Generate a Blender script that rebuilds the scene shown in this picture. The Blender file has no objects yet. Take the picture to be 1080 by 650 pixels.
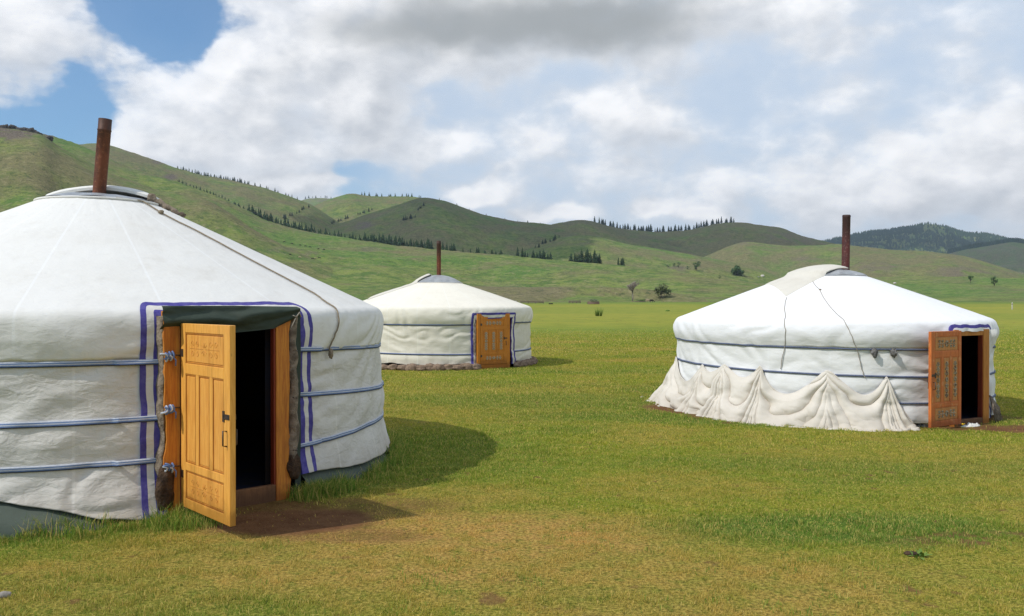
import bpy, math, random
import numpy as np
from mathutils import Vector, Matrix

# ------------------------------------------------------------------ camera, sky, sun, exposure
sc = bpy.context.scene
COL = sc.collection
H0 = 1.72          # eye height
FPX = 900.0        # focal length in photo pixels (1080 wide)
CX, CY = 540.0, 320.0
cam_d = bpy.data.cameras.new('camera')
cam = bpy.data.objects.new('camera', cam_d)
COL.objects.link(cam)
cam.location = (0, 0, H0)
cam.rotation_euler = (math.radians(90 - math.degrees(math.atan(5 / FPX))), 0, 0)
cam_d.sensor_width = 36
cam_d.lens = 36 * FPX / 1080
cam_d.clip_start = 0.1
cam_d.clip_end = 60000
sc.camera = cam
sc.view_settings.view_transform = 'Standard'
sc.view_settings.look = 'None'
sc.view_settings.gamma = 1
sc.view_settings.exposure = 0.0
sc.cycles.use_denoising = True
sc.cycles.denoising_prefilter = 'NONE'
sc.cycles.max_bounces = 6
sc.cycles.diffuse_bounces = 3
sc.cycles.transparent_max_bounces = 16
sc.cycles.volume_bounces = 0

SUN_FROM = Vector((-0.86, -0.51, 0)).normalized()
SUN_EL = math.radians(47)
SUN_STRENGTH = 3.3
SKY_STRENGTH = 0.085
sd = SUN_FROM * math.cos(SUN_EL) + Vector((0, 0, math.sin(SUN_EL)))
sl = bpy.data.lights.new('sun', 'SUN')
sl.energy = SUN_STRENGTH
sl.angle = math.radians(0.53)
sl.color = (1.0, 0.955, 0.88)
so = bpy.data.objects.new('sun', sl)
COL.objects.link(so)
so.rotation_euler = sd.to_track_quat('Z', 'Y').to_euler()


class NT:
    """small helper to write node trees"""
    def __init__(s, tree):
        s.t = tree
        s.n = tree.nodes
        s.l = tree.links

    def node(s, ty, **k):
        n = s.n.new(ty)
        for a, b in k.items():
            setattr(n, a, b)
        return n

    def put(s, sock, v):
        if v is None:
            return
        if isinstance(v, bpy.types.NodeSocket):
            s.l.new(v, sock)
        else:
            sock.default_value = v

    def m(s, op, a, b=None, c=None, clamp=False):
        n = s.node('ShaderNodeMath', operation=op, use_clamp=clamp)
        s.put(n.inputs[0], a)
        s.put(n.inputs[1], b)
        s.put(n.inputs[2], c)
        return n.outputs[0]

    def vm(s, op, a, b=None):
        n = s.node('ShaderNodeVectorMath', operation=op)
        s.put(n.inputs[0], a)
        if op == 'SCALE':
            s.put(n.inputs['Scale'], b)
        else:
            s.put(n.inputs[1], b)
        return n.outputs[0]

    def noise(s, vec, scale, detail=4, rough=0.55, dist=0.0, dim='3D'):
        n = s.node('ShaderNodeTexNoise', noise_dimensions=dim)
        s.put(n.inputs['Vector'], vec)
        s.put(n.inputs['Scale'], scale)
        n.inputs['Detail'].default_value = detail
        n.inputs['Roughness'].default_value = rough
        n.inputs['Distortion'].default_value = dist
        return n.outputs[0]

    def mix(s, f, a, b, blend='MIX'):
        n = s.node('ShaderNodeMix', data_type='RGBA', blend_type=blend)
        s.put(n.inputs[0], f)
        s.put(n.inputs[6], c4(a))
        s.put(n.inputs[7], c4(b))
        return n.outputs[2]

    def ss(s, v, a, b, lo=0.0, hi=1.0):
        n = s.node('ShaderNodeMapRange', interpolation_type='SMOOTHSTEP')
        s.put(n.inputs[0], v)
        n.inputs[1].default_value = a
        n.inputs[2].default_value = b
        n.inputs[3].default_value = lo
        n.inputs[4].default_value = hi
        return n.outputs[0]

    def mapping(s, vec, scale=(1, 1, 1), rot=(0, 0, 0), loc=(0, 0, 0)):
        n = s.node('ShaderNodeMapping')
        s.put(n.inputs[0], vec)
        n.inputs['Scale'].default_value = scale
        n.inputs['Rotation'].default_value = rot
        n.inputs['Location'].default_value = loc
        return n.outputs[0]


def c4(v):
    if isinstance(v, tuple) and len(v) == 3:
        return (*v, 1.0)
    return v


def srgb(r, g, b):
    def f(u):
        u /= 255
        return u / 12.92 if u <= 0.04045 else ((u + 0.055) / 1.055) ** 2.4
    return (f(r), f(g), f(b))


# ---- sky: Nishita plus clouds, laid out by azimuth and elevation of the direction
world = bpy.data.worlds.new('World')
sc.world = world
world.use_nodes = True
wt = NT(world.node_tree)
wt.n.clear()
out = wt.node('ShaderNodeOutputWorld')
bg = wt.node('ShaderNodeBackground')
bg.inputs['Strength'].default_value = SKY_STRENGTH
wt.l.new(bg.outputs[0], out.inputs[0])
sky = wt.node('ShaderNodeTexSky', sky_type='NISHITA')
sky.sun_disc = False
sky.sun_elevation = SUN_EL
sky.sun_rotation = math.atan2(SUN_FROM.x, SUN_FROM.y)
sky.air_density = 1.0
sky.dust_density = 0.6
sky.ozone_density = 2.0


def pxaz(px, py):
    az = math.degrees(math.atan((px - CX) / FPX))
    el = math.degrees(math.atan((CY - py) / FPX * math.cos(math.radians(az))))
    return az, el


# (px, py, rx, ry, tilt_deg, weight) : solid cloud masses and clear gaps
BLOBS = [
    (20, 55, 95, 60, 0, 0.75), (60, 20, 70, 30, 0, 0.3), (110, 45, 40, 14, 10, 0.25), (190, 50, 30, 24, 0, -0.35),
    (165, 22, 66, 32, 0, -0.95), (88, 105, 40, 56, -30, -1.0), (40, 140, 50, 18, 0, -0.3),
    (235, 115, 100, 52, 20, 0.75), (330, 70, 120, 45, 0, 0.5), (250, 30, 60, 30, 20, 0.2), (160, 150, 80, 22, 0, 0.45),
    (560, 15, 260, 58, 0, 1.0), (470, 40, 120, 40, 0, 0.4),
    (385, 118, 32, 30, 0, 1.1), (340, 150, 75, 26, 0, 0.55), (300, 168, 60, 16, 0, 0.25),
    (310, 190, 55, 9, 0, 1.3), (360, 182, 50, 9, 0, -0.1),
    (430, 90, 70, 13, 0, -0.1), (520, 95, 70, 22, 0, -0.3), (225, 165, 60, 20, 0, 0.3),
    (470, 150, 45, 20, 0, 0.4), (497, 206, 26, 13, 0, 1.2), (530, 190, 36, 14, 0, 0.45), (605, 220, 30, 10, 0, 1.2), (442, 208, 30, 10, 0, -0.5),
    (625, 120, 36, 28, -25, 0.5), (575, 160, 70, 25, -15, 0.4), (690, 135, 70, 26, -20, 0.42), (760, 90, 30, 20, 0, 0.2),
    (610, 75, 55, 16, 0, -0.3), (655, 205, 60, 20, 0, 0.25), (560, 218, 40, 10, 0, 0.0),
    (680, 224, 24, 10, 0, 1.1), (735, 228, 20, 7, 0, 0.8), (560, 228, 25, 6, 0, 0.6), (790, 195, 70, 24, -8, 0.45), (860, 215, 60, 18, 0, 0.3),
    (955, 160, 55, 22, -10, 0.9), (1010, 200, 110, 34, 0, 0.9), (1085, 130, 50, 60, 0, 0.6),
    (840, 60, 170, 60, 0, -0.05), (800, 140, 50, 20, 0, 0.1), (1000, 225, 120, 10, 0, 0.2),
]
DARK = [(560, 22, 210, 38, 0, 1.0), (420, 42, 100, 26, 0, 0.45), (660, 30, 90, 34, 0, 0.45), (1000, 216, 100, 14, 0, 0.4), (1085, 120, 40, 26, 0, 0.45),
        (300, 80, 90, 20, 0, 0.25), (200, 145, 80, 14, 0, 0.3), (360, 160, 60, 10, 0, 0.3), (40, 90, 60, 20, 0, 0.15)]


def blob_sum(t, az, el, blobs):
    tot = None
    for (px, py, rx, ry, tilt, w) in blobs:
        if w == 0:
            continue
        a0, e0 = pxaz(px, py)
        k = 0.0605
        ca, sa = math.cos(math.radians(tilt)), math.sin(math.radians(tilt))
        da = t.m('SUBTRACT', az, a0)
        de = t.m('SUBTRACT', el, e0)
        u = t.m('ADD', t.m('MULTIPLY', da, ca / (rx * k)), t.m('MULTIPLY', de, sa / (rx * k)))
        v = t.m('ADD', t.m('MULTIPLY', da, -sa / (ry * k)), t.m('MULTIPLY', de, ca / (ry * k)))
        q = t.m('ADD', t.m('MULTIPLY', u, u), t.m('MULTIPLY', v, v))
        g = t.m('MULTIPLY', t.m('EXPONENT', t.m('MULTIPLY', q, -1.0)), w)
        tot = g if tot is None else t.m('ADD', tot, g)
    return tot


def cloud_group():
    g = bpy.data.node_groups.new('cloud_density', 'ShaderNodeTree')
    g.interface.new_socket('az', in_out='INPUT', socket_type='NodeSocketFloat')
    g.interface.new_socket('el', in_out='INPUT', socket_type='NodeSocketFloat')
    g.interface.new_socket('density', in_out='OUTPUT', socket_type='NodeSocketFloat')
    g.interface.new_socket('dark', in_out='OUTPUT', socket_type='NodeSocketFloat')
    t = NT(g)
    gi = t.node('NodeGroupInput')
    go = t.node('NodeGroupOutput')
    az, el = gi.outputs[0], gi.outputs[1]
    cb = t.node('ShaderNodeCombineXYZ')
    t.l.new(az, cb.inputs[0])
    t.put(cb.inputs[1], t.m('MULTIPLY', el, 1.5))
    v = cb.outputs[0]
    n1 = t.node('ShaderNodeTexNoise')
    t.l.new(v, n1.inputs['Vector'])
    n1.inputs['Scale'].default_value = 0.28
    n1.inputs['Detail'].default_value = 3
    wv = t.vm('SCALE', t.vm('SUBTRACT', n1.outputs[1], (0.5, 0.5, 0.5)), 3.2)
    sep = t.node('ShaderNodeSeparateXYZ')
    t.l.new(wv, sep.inputs[0])
    az2 = t.m('ADD', az, sep.outputs[0])
    el2 = t.m('ADD', el, t.m('MULTIPLY', sep.outputs[1], 0.7))
    bs = blob_sum(t, az2, el2, BLOBS)
    f1 = t.noise(t.vm('ADD', v, t.vm('SCALE', wv, 0.35)), 0.17, 8, 0.52)
    d = t.m('ADD', bs, t.m('MULTIPLY', t.m('SUBTRACT', f1, 0.5), 2.6))
    t.l.new(d, go.inputs[0])
    dk = blob_sum(t, az2, el2, DARK)
    t.l.new(dk, go.inputs[1])
    return g


CG = cloud_group()
tc = wt.node('ShaderNodeTexCoord')
sx = wt.node('ShaderNodeSeparateXYZ')
wt.l.new(tc.outputs['Generated'], sx.inputs[0])
az = wt.m('MULTIPLY', wt.m('ARCTAN2', sx.outputs[0], sx.outputs[1]), 57.2958)
el = wt.m('MULTIPLY', wt.m('ARCSINE', sx.outputs[2]), 57.2958)


def cg(azs, els):
    n = wt.node('ShaderNodeGroup')
    n.node_tree = CG
    wt.put(n.inputs[0], azs)
    wt.put(n.inputs[1], els)
    return n.outputs


c0 = cg(az, el)
c1 = cg(wt.m('SUBTRACT', az, 1.1), wt.m('ADD', el, 1.6))
dens = c0[0]
mask = wt.mix(wt.ss(az, -14.0, -2.0), wt.ss(dens, -0.02, 0.40), wt.ss(dens, -0.22, 0.50))
veil = wt.m('MULTIPLY', wt.ss(az, -17.0, -2.0, 0.10, 0.86), wt.ss(dens, -1.2, 0.0, 0.7, 1.0))
lit = wt.ss(wt.m('SUBTRACT', dens, c1[0]), -0.35, 0.75)          # edges facing the sun are bright
white = (13.2, 13.2, 13.3, 1)
shade = (7.3, 7.7, 8.3, 1)
dark = (4.5, 4.8, 4.95, 1)
thick = wt.ss(dens, 0.2, 1.5)
cbn = wt.node('ShaderNodeCombineXYZ')
wt.put(cbn.inputs[0], az)
wt.put(cbn.inputs[1], wt.m('MULTIPLY', el, 1.5))
fa = wt.noise(cbn.outputs[0], 0.26, 6, 0.5, 0.3)
fb = wt.noise(wt.vm('ADD', cbn.outputs[0], (-0.5, 1.1, 0.0)), 0.26, 6, 0.5, 0.3)
lit = wt.m('ADD', lit, wt.m('MULTIPLY', wt.m('SUBTRACT', fa, fb), 1.7))
lit2 = wt.m('ADD', wt.m('MULTIPLY', lit, 0.72), wt.m('MULTIPLY', wt.m('SUBTRACT', 1.0, thick), 0.34), clamp=True)
ccol = wt.mix(lit2, shade, white)
ccol = wt.mix(wt.m('MULTIPLY', wt.ss(c0[1], 0.15, 1.15), 0.95), ccol, dark)
low = wt.ss(el, -2.0, 9.0, 1.0, 0.0)
skyc = wt.mix(1.0, sky.outputs[0], (0.86, 1.32, 1.60, 1), 'MULTIPLY')
skyc = wt.mix(veil, skyc, (8.0, 9.1, 10.5, 1))
skyc = wt.mix(wt.m('MULTIPLY', low, 0.35), skyc, (8.6, 9.3, 10.4, 1))
fin = wt.mix(wt.m('MULTIPLY', mask, wt.ss(dens, 0.0, 1.0, 0.75, 1.0)), skyc, ccol)
# below the horizon the world is plain grey green
fin = wt.mix(wt.ss(el, -3.0, -0.5, 1.0, 0.0), fin, (1.2, 1.4, 0.8, 1))
wt.l.new(fin, bg.inputs['Color'])
world.cycles.sampling_method = 'MANUAL'
world.cycles.sample_map_resolution = 512
# ------------------------------------------------------------------ helpers
rng = np.random.default_rng(7)
random.seed(7)


def _h(ix, iy, iz):
    n = (ix.astype(np.int64) * 374761393 + iy.astype(np.int64) * 668265263 + iz.astype(np.int64) * 2147483647 % 1274126177) & 0x7fffffff
    n = (n ^ (n >> 13)) * 1274126177 & 0x7fffffff
    n = (n ^ (n >> 16)) * 668265263 & 0x7fffffff
    return ((n >> 8) & 0xffff) / 65535.0


def vn(x, y, z=0.0):
    """value noise 0..1"""
    x, y, z = np.broadcast_arrays(np.asarray(x, float), np.asarray(y, float), np.asarray(z, float))
    xi, yi, zi = np.floor(x).astype(np.int64), np.floor(y).astype(np.int64), np.floor(z).astype(np.int64)
    fx, fy, fz = x - xi, y - yi, z - zi
    fx = fx * fx * (3 - 2 * fx)
    fy = fy * fy * (3 - 2 * fy)
    fz = fz * fz * (3 - 2 * fz)
    r = 0
    for dx in (0, 1):
        for dy in (0, 1):
            for dz in (0, 1):
                w = (fx if dx else 1 - fx) * (fy if dy else 1 - fy) * (fz if dz else 1 - fz)
                r = r + w * _h(xi + dx, yi + dy, zi + dz)
    return r


def fbm(x, y, z=0.0, o=4, g=0.5):
    s, a, t = 0, 1.0, 0
    for k in range(o):
        s = s + a * vn(np.asarray(x) * 2 ** k + 17 * k, np.asarray(y) * 2 ** k + 5 * k, np.asarray(z) * 2 ** k)
        t += a
        a *= g
    return s / t


def sstep(v, a, b):
    t = np.clip((np.asarray(v, float) - a) / (b - a), 0, 1)
    return t * t * (3 - 2 * t)


def tag(o, label=None, cat=None, group=None, kind=None):
    if label:
        o['label'] = label
    if cat:
        o['category'] = cat
    if group:
        o['group'] = group
    if kind:
        o['kind'] = kind
    return o


def empty(name, loc=(0, 0, 0), rz=0.0):
    o = bpy.data.objects.new(name, None)
    COL.objects.link(o)
    o.location = loc
    o.rotation_euler = (0, 0, rz)
    o.empty_display_size = 0.3
    return o


def link(name, me, parent=None):
    o = bpy.data.objects.new(name, me)
    COL.objects.link(o)
    if parent is not None:
        o.parent = parent
    return o


class MB:
    """collects verts and faces for ONE mesh object"""
    def __init__(s):
        s.v, s.f, s.mi, s.sm = [], [], [], []
        s.uv = None

    def add(s, vs, fs, mi=0, smooth=True):
        b = len(s.v)
        s.v.extend([tuple(map(float, p)) for p in vs])
        for f in fs:
            s.f.append(tuple(b + i for i in f))
            s.mi.append(mi)
            s.sm.append(smooth)
        return b

    def box(s, x0, x1, y0, y1, z0, z1, mi=0, M=None):
        vs = [(x, y, z) for z in (z0, z1) for (x, y) in ((x0, y0), (x1, y0), (x1, y1), (x0, y1))]
        if M is not None:
            vs = [M @ Vector(p) for p in vs]
        s.add(vs, [(3, 2, 1, 0), (4, 5, 6, 7), (0, 1, 5, 4), (1, 2, 6, 5), (2, 3, 7, 6), (3, 0, 4, 7)], mi, False)

    def grid(s, P, mi=0, smooth=True, mask=None, closed=False, flip=False):
        """P: array (n,m,3)"""
        n, m = P.shape[:2]
        b = len(s.v)
        s.v.extend(map(tuple, P.reshape(-1, 3).tolist()))
        for i in range(n - 1 + (1 if closed else 0)):
            i2 = (i + 1) % n
            for j in range(m - 1):
                if mask is not None and not mask[i, j]:
                    continue
                f = (b + i * m + j, b + i2 * m + j, b + i2 * m + j + 1, b + i * m + j + 1)
                s.f.append(f[::-1] if flip else f)
                s.mi.append(mi if not callable(mi) else mi(i, j))
                s.sm.append(smooth)

    def tube(s, pts, r, n=8, mi=0, caps=True, flat=None):
        pts = [Vector(p) for p in pts]
        rs = r if hasattr(r, '__len__') else [r] * len(pts)
        up = Vector((0, 0, 1))
        b = len(s.v)
        prev = None
        for i, p in enumerate(pts):
            t = (pts[min(i + 1, len(pts) - 1)] - pts[max(i - 1, 0)])
            t = t.normalized() if t.length > 1e-9 else Vector((0, 0, 1))
            if prev is None:
                a = t.cross(up)
                if a.length < 1e-3:
                    a = t.cross(Vector((1, 0, 0)))
                a.normalize()
            else:
                a = (prev - t * prev.dot(t))
                a = a.normalized() if a.length > 1e-6 else t.orthogonal().normalized()
            prev = a
            c = t.cross(a)
            for k in range(n):
                an = 2 * math.pi * k / n
                s.v.append(tuple(p + (a * math.cos(an) + c * math.sin(an)) * rs[i]))
        for i in range(len(pts) - 1):
            for k in range(n):
                k2 = (k + 1) % n
                s.f.append((b + i * n + k, b + i * n + k2, b + (i + 1) * n + k2, b + (i + 1) * n + k))
                s.mi.append(mi)
                s.sm.append(True)
        if caps:
            s.f.append(tuple(b + k for k in range(n))[::-1]); s.mi.append(mi); s.sm.append(False)
            e = b + (len(pts) - 1) * n
            s.f.append(tuple(e + k for k in range(n))); s.mi.append(mi); s.sm.append(False)

    def build(s, name, mats, parent=None, bevel=None, fix=True):
        me = bpy.data.meshes.new(name)
        me.from_pydata(s.v, [], s.f)
        for m_ in (mats if isinstance(mats, (list, tuple)) else [mats]):
            me.materials.append(m_)
        me.polygons.foreach_set('material_index', s.mi)
        me.polygons.foreach_set('use_smooth', s.sm)
        me.update()
        o = link(name, me, parent)
        if bevel:
            bv = o.modifiers.new('bevel', 'BEVEL')
            bv.width = bevel
            bv.segments = 2
            bv.limit_method = 'ANGLE'
        return o


def copy_tree(o, parent=None):
    c = o.copy()
    COL.objects.link(c)
    c.parent = parent
    for ch in list(o.children):
        copy_tree(ch, c)
    return c


def fast_mesh(name, co, tris=None, quads=None, mats=(), smooth=True, attrs=None):
    me = bpy.data.meshes.new(name)
    co = np.ascontiguousarray(co, dtype=np.float32)
    fs = quads if quads is not None else tris
    k = fs.shape[1]
    me.vertices.add(len(co))
    me.vertices.foreach_set('co', co.ravel())
    me.loops.add(fs.size)
    me.loops.foreach_set('vertex_index', fs.astype(np.int32).ravel())
    me.polygons.add(len(fs))
    me.polygons.foreach_set('loop_start', (np.arange(len(fs)) * k).astype(np.int32))
    me.polygons.foreach_set('loop_total', np.full(len(fs), k, dtype=np.int32))
    me.polygons.foreach_set('use_smooth', np.full(len(fs), smooth, dtype=bool))
    me.update(calc_edges=True)
    for m_ in mats:
        me.materials.append(m_)
    for an, arr in (attrs or {}).items():
        if arr.ndim == 1:
            a = me.attributes.new(an, 'FLOAT', 'POINT')
            a.data.foreach_set('value', arr.astype(np.float32))
        else:
            a = me.attributes.new(an, 'FLOAT_COLOR', 'POINT')
            a.data.foreach_set('color', arr.astype(np.float32).ravel())
    return me


# ------------------------------------------------------------------ materials
def newmat(name, rough=0.8, spec=0.3):
    m_ = bpy.data.materials.new(name)
    m_.use_nodes = True
    t = NT(m_.node_tree)
    b = t.n['Principled BSDF']
    b.inputs['Roughness'].default_value = rough
    b.inputs['Specular IOR Level'].default_value = spec
    return m_, t, b


def bump(t, b, h, dist, strength=1.0):
    n = t.node('ShaderNodeBump')
    n.inputs['Distance'].default_value = dist
    n.inputs['Strength'].default_value = strength
    t.l.new(h, n.inputs['Height'])
    t.l.new(n.outputs[0], b.inputs['Normal'])


def objco(t):
    return t.node('ShaderNodeTexCoord').outputs['Object']


def cloth(name, base, crease=0.32, dirt=(0.42, 0.36, 0.27), dirt_amt=0.5, seams=None, low_dirt=0.0, stains=0.0):
    m_, t, b = newmat(name, 0.85, 0.15)
    o = objco(t)
    n1 = t.noise(o, 1.7, 6, 0.6)
    n2 = t.noise(t.mapping(o, (1, 1, 0.35)), 5.0, 5, 0.65)
    col = t.mix(t.m('MULTIPLY', t.ss(n1, 0.42, 0.75), dirt_amt), base, tuple(0.5 * (x + y) for x, y in zip(base, dirt)))
    col = t.mix(t.m('MULTIPLY', t.ss(n2, 0.52, 0.8), dirt_amt * 0.7), col, dirt)
    if stains:
        n3 = t.noise(o, 0.9, 8, 0.72, 1.2)
        col = t.mix(t.m('MULTIPLY', t.ss(n3, 0.6, 0.7), stains), col, (0.33, 0.29, 0.23))
    if low_dirt:
        sp = t.node('ShaderNodeSeparateXYZ')
        t.l.new(o, sp.inputs[0])
        zz = t.m('ADD', sp.outputs[2], t.m('MULTIPLY', t.m('SUBTRACT', n2, 0.5), 0.5))
        col = t.mix(t.m('MULTIPLY', t.ss(zz, 0.0, 0.45, 1.0, 0.0), low_dirt), col, (0.3, 0.24, 0.16))
    if seams:
        sp = t.node('ShaderNodeSeparateXYZ')
        t.l.new(o, sp.inputs[0])
        a = t.m('ARCTAN2', sp.outputs[0], sp.outputs[1])
        rr = t.m('SQRT', t.m('ADD', t.m('MULTIPLY', sp.outputs[0], sp.outputs[0]), t.m('MULTIPLY', sp.outputs[1], sp.outputs[1])))
        fr = t.m('FRACT', t.m('MULTIPLY', a, seams / (2 * math.pi)))
        dd = t.m('MULTIPLY', t.m('MULTIPLY', t.m('ABSOLUTE', t.m('SUBTRACT', fr, 0.5)), rr), 2 * math.pi / seams)
        line = t.ss(dd, 0.006, 0.014, 1.0, 0.0)
        col = t.mix(t.m('MULTIPLY', line, 0.3), col, tuple(min(0.84, x * 1.18 + 0.04) for x in base))
    t.l.new(col, b.inputs['Base Color'])
    w = t.noise(o, 26, 4, 0.6)
    w2 = t.noise(o, 420, 2, 0.6)
    w3 = t.noise(t.mapping(o, (1, 1, 2.2)), 7, 5, 0.55, 0.6)
    hh = t.m('ADD', t.m('ADD', t.m('MULTIPLY', w, 0.22), t.m('MULTIPLY', w2, 0.05)), w3)
    bump(t, b, hh, 0.02, crease)
    return m_


def simple(name, c1, c2=None, scale=8, rough=0.8, bmp=0.003, spec=0.3, metal=0.0, stretch=(1, 1, 1), det=5):
    m_, t, b = newmat(name, rough, spec)
    o = t.mapping(objco(t), stretch)
    n1 = t.noise(o, scale, det, 0.6)
    col = t.mix(t.ss(n1, 0.35, 0.68), c1, c2 or tuple(x * 0.7 for x in c1))
    t.l.new(col, b.inputs['Base Color'])
    b.inputs['Metallic'].default_value = metal
    if bmp:
        bump(t, b, t.noise(o, scale * 3, 4, 0.6), bmp)
    return m_


def wood(name, c1, c2, knots=0.5, rough=0.45, wear=None):
    m_, t, b = newmat(name, rough, 0.4)
    o = objco(t)
    g = t.noise(t.mapping(o, (18, 18, 1.4)), 3.0, 6, 0.65, 0.8)
    big = t.noise(t.mapping(o, (3, 3, 0.8)), 2.0, 4, 0.6, 0.5)
    col = t.mix(t.ss(g, 0.35, 0.7), c1, c2)
    col = t.mix(t.m('MULTIPLY', t.ss(big, 0.5, 0.75), knots), col, tuple(x * 0.55 for x in c2))
    if wear:
        n = t.noise(o, 9, 6, 0.7)
        col = t.mix(t.m('MULTIPLY', t.ss(n, 0.55, 0.66), 0.7), col, wear)
    spw = t.node('ShaderNodeSeparateXYZ')
    t.l.new(o, spw.inputs[0])
    mud = t.noise(o, 7, 6, 0.7)
    mz = t.m('ADD', spw.outputs[2], t.m('MULTIPLY', t.m('SUBTRACT', mud, 0.5), 0.35))
    col = t.mix(t.ss(mz, 0.02, 0.20, 0.65, 0.0), col, tuple(x * 0.42 for x in c2))
    sc2 = t.noise(t.mapping(o, (60, 60, 5)), 1.0, 4, 0.7)
    col = t.mix(t.ss(sc2, 0.66, 0.72, 0.0, 0.55), col, tuple(x * 0.4 for x in c2))
    t.l.new(col, b.inputs['Base Color'])
    bump(t, b, g, 0.0015)
    return m_


M = {}
M['canvas1'] = cloth('white_canvas_worn', (0.66, 0.63, 0.585), crease=0.75, dirt_amt=0.28, seams=24, stains=0.22, low_dirt=0.45)
M['roof1'] = cloth('white_canvas_roof', (0.74, 0.72, 0.68), dirt_amt=0.25, seams=18, stains=0.10)
M['canvas2'] = cloth('cream_canvas', (0.74, 0.69, 0.58), dirt_amt=0.35, seams=20, low_dirt=0.35)
M['roof2'] = cloth('cream_canvas_roof', (0.80, 0.75, 0.64), dirt_amt=0.22, seams=20)
M['canvas3'] = cloth('bright_white_canvas', (0.79, 0.78, 0.76), dirt_amt=0.12, seams=18)
M['roof3'] = cloth('bright_white_canvas_roof', (0.82, 0.81, 0.81), dirt_amt=0.07, seams=18)
M['drape'] = cloth('unbleached_cloth', (0.69, 0.635, 0.555), dirt_amt=0.5, low_dirt=0.3)
M['rag'] = cloth('rag_cloth', (0.7, 0.68, 0.63), dirt_amt=0.4)
M['flapwhite'] = cloth('flap_canvas', (0.74, 0.72, 0.68), dirt_amt=0.25)
M['flapcream'] = cloth('flap_canvas_cream', (0.66, 0.62, 0.54), dirt_amt=0.35)
M['green_cloth'] = cloth('dark_green_tarp', (0.050, 0.066, 0.052), dirt=(0.09, 0.09, 0.07), dirt_amt=0.5)
M['skirt'] = cloth('grey_green_tarp', (0.085, 0.105, 0.085), dirt=(0.16, 0.15, 0.12), dirt_amt=0.6)
M['blue_trim'] = simple('violet_blue_trim', (0.062, 0.050, 0.25), (0.10, 0.085, 0.30), 20, 0.8, 0.002)
M['strap_blue'] = simple('strap_blue', (0.10, 0.17, 0.36), (0.16, 0.22, 0.38), 60, 0.8, 0.001)
M['strap_white'] = simple('strap_white', (0.52, 0.55, 0.6), (0.4, 0.43, 0.5), 60, 0.8, 0.001)
M['strap_grey'] = simple('strap_greyblue', (0.16, 0.19, 0.28), (0.10, 0.12, 0.19), 60, 0.85, 0.001)
M['strap_dark'] = simple('strap_dark', (0.045, 0.055, 0.10), (0.08, 0.09, 0.14), 40, 0.8, 0.001)
M['rope'] = simple('hair_rope', (0.30, 0.24, 0.16), (0.17, 0.13, 0.09), 90, 0.9, 0.002)
M['rope_pale'] = simple('thin_rope', (0.42, 0.38, 0.32), (0.26, 0.22, 0.18), 90, 0.9, 0.002)
M['felt'] = simple('raw_felt', (0.30, 0.24, 0.18), (0.13, 0.10, 0.075), 14, 0.95, 0.02, 0.1)
M['dark_felt'] = simple('brown_felt', (0.10, 0.062, 0.04), (0.045, 0.03, 0.022), 16, 0.95, 0.02, 0.1)
M['wood1'] = wood('orange_varnished_pine', (0.86, 0.43, 0.085), (0.70, 0.30, 0.045))
M['mould_shade1'] = wood('shaded_moulding_pine', (0.50, 0.20, 0.03), (0.36, 0.12, 0.02))  # darker than the door pine, to paint shade into the panel recesses
M['panel1'] = wood('orange_pine_panel', (0.82, 0.40, 0.08), (0.66, 0.26, 0.04))
M['jamb1'] = wood('rough_orange_jamb', (0.62, 0.24, 0.03), (0.44, 0.13, 0.018), 0.6, 0.6)
M['carve1'] = wood('carved_line', (0.62, 0.27, 0.05), (0.52, 0.20, 0.035))
M['wood2'] = wood('bright_orange_door', (0.66, 0.24, 0.022), (0.52, 0.16, 0.014), 0.3, 0.5)
M['ornament2'] = simple('grey_painted_ornament', (0.52, 0.42, 0.30), (0.42, 0.33, 0.20), 60, 0.7, 0)
M['wood3'] = wood('red_brown_door', (0.66, 0.19, 0.042), (0.48, 0.11, 0.025), 0.4, 0.5, wear=(0.68, 0.32, 0.12))
M['panel3'] = wood('tan_panel', (0.60, 0.27, 0.08), (0.48, 0.18, 0.045), 0.4, 0.5)
M['jamb3'] = wood('orange_jamb', (0.55, 0.22, 0.035), (0.42, 0.14, 0.02), 0.5, 0.5)
M['ornament3'] = simple('worn_painted_ornament', (0.46, 0.40, 0.27), (0.16, 0.10, 0.06), 30, 0.7, 0)
M['redwood'] = wood('red_inner_jamb', (0.26, 0.045, 0.018), (0.18, 0.03, 0.012))
M['threshold'] = wood('worn_threshold', (0.24, 0.11, 0.045), (0.15, 0.07, 0.03), 0.5, 0.8)
M['iron'] = simple('dark_iron', (0.07, 0.065, 0.06), (0.12, 0.07, 0.045), 40, 0.5, 0.001, 0.5, 0.7)
M['interior'] = simple('interior_shade_cloth', (0.030, 0.022, 0.018), (0.02, 0.02, 0.03), 5, 0.95, 0)  # near-black tone puts the shade inside the gers into the lining colour
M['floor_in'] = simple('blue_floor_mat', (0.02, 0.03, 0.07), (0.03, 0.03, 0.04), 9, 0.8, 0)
M['plastic'] = simple('grey_plastic_sheet', (0.36, 0.37, 0.38), (0.26, 0.27, 0.28), 7, 0.35, 0.01, 0.5)
M['stone'] = simple('brown_stone', (0.27, 0.19, 0.13), (0.15, 0.10, 0.07), 9, 0.9, 0.02)
M['stone_grey'] = simple('grey_stone', (0.3, 0.27, 0.24), (0.2, 0.18, 0.15), 12, 0.9, 0.01)
M['white_plastic'] = simple('white_bag', (0.75, 0.76, 0.78), (0.6, 0.62, 0.66), 12, 0.4, 0.004)
M['tuft'] = simple('tied_grey_cloth', (0.09, 0.085, 0.08), (0.2, 0.19, 0.18), 40, 0.9, 0.005)
M['yellow'] = simple('yellow_petals', (0.8, 0.55, 0.02), (0.7, 0.45, 0.02), 40, 0.7, 0)
M['leafy'] = simple('weed_leaf', (0.10, 0.18, 0.03), (0.16, 0.24, 0.04), 30, 0.7, 0)
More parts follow.
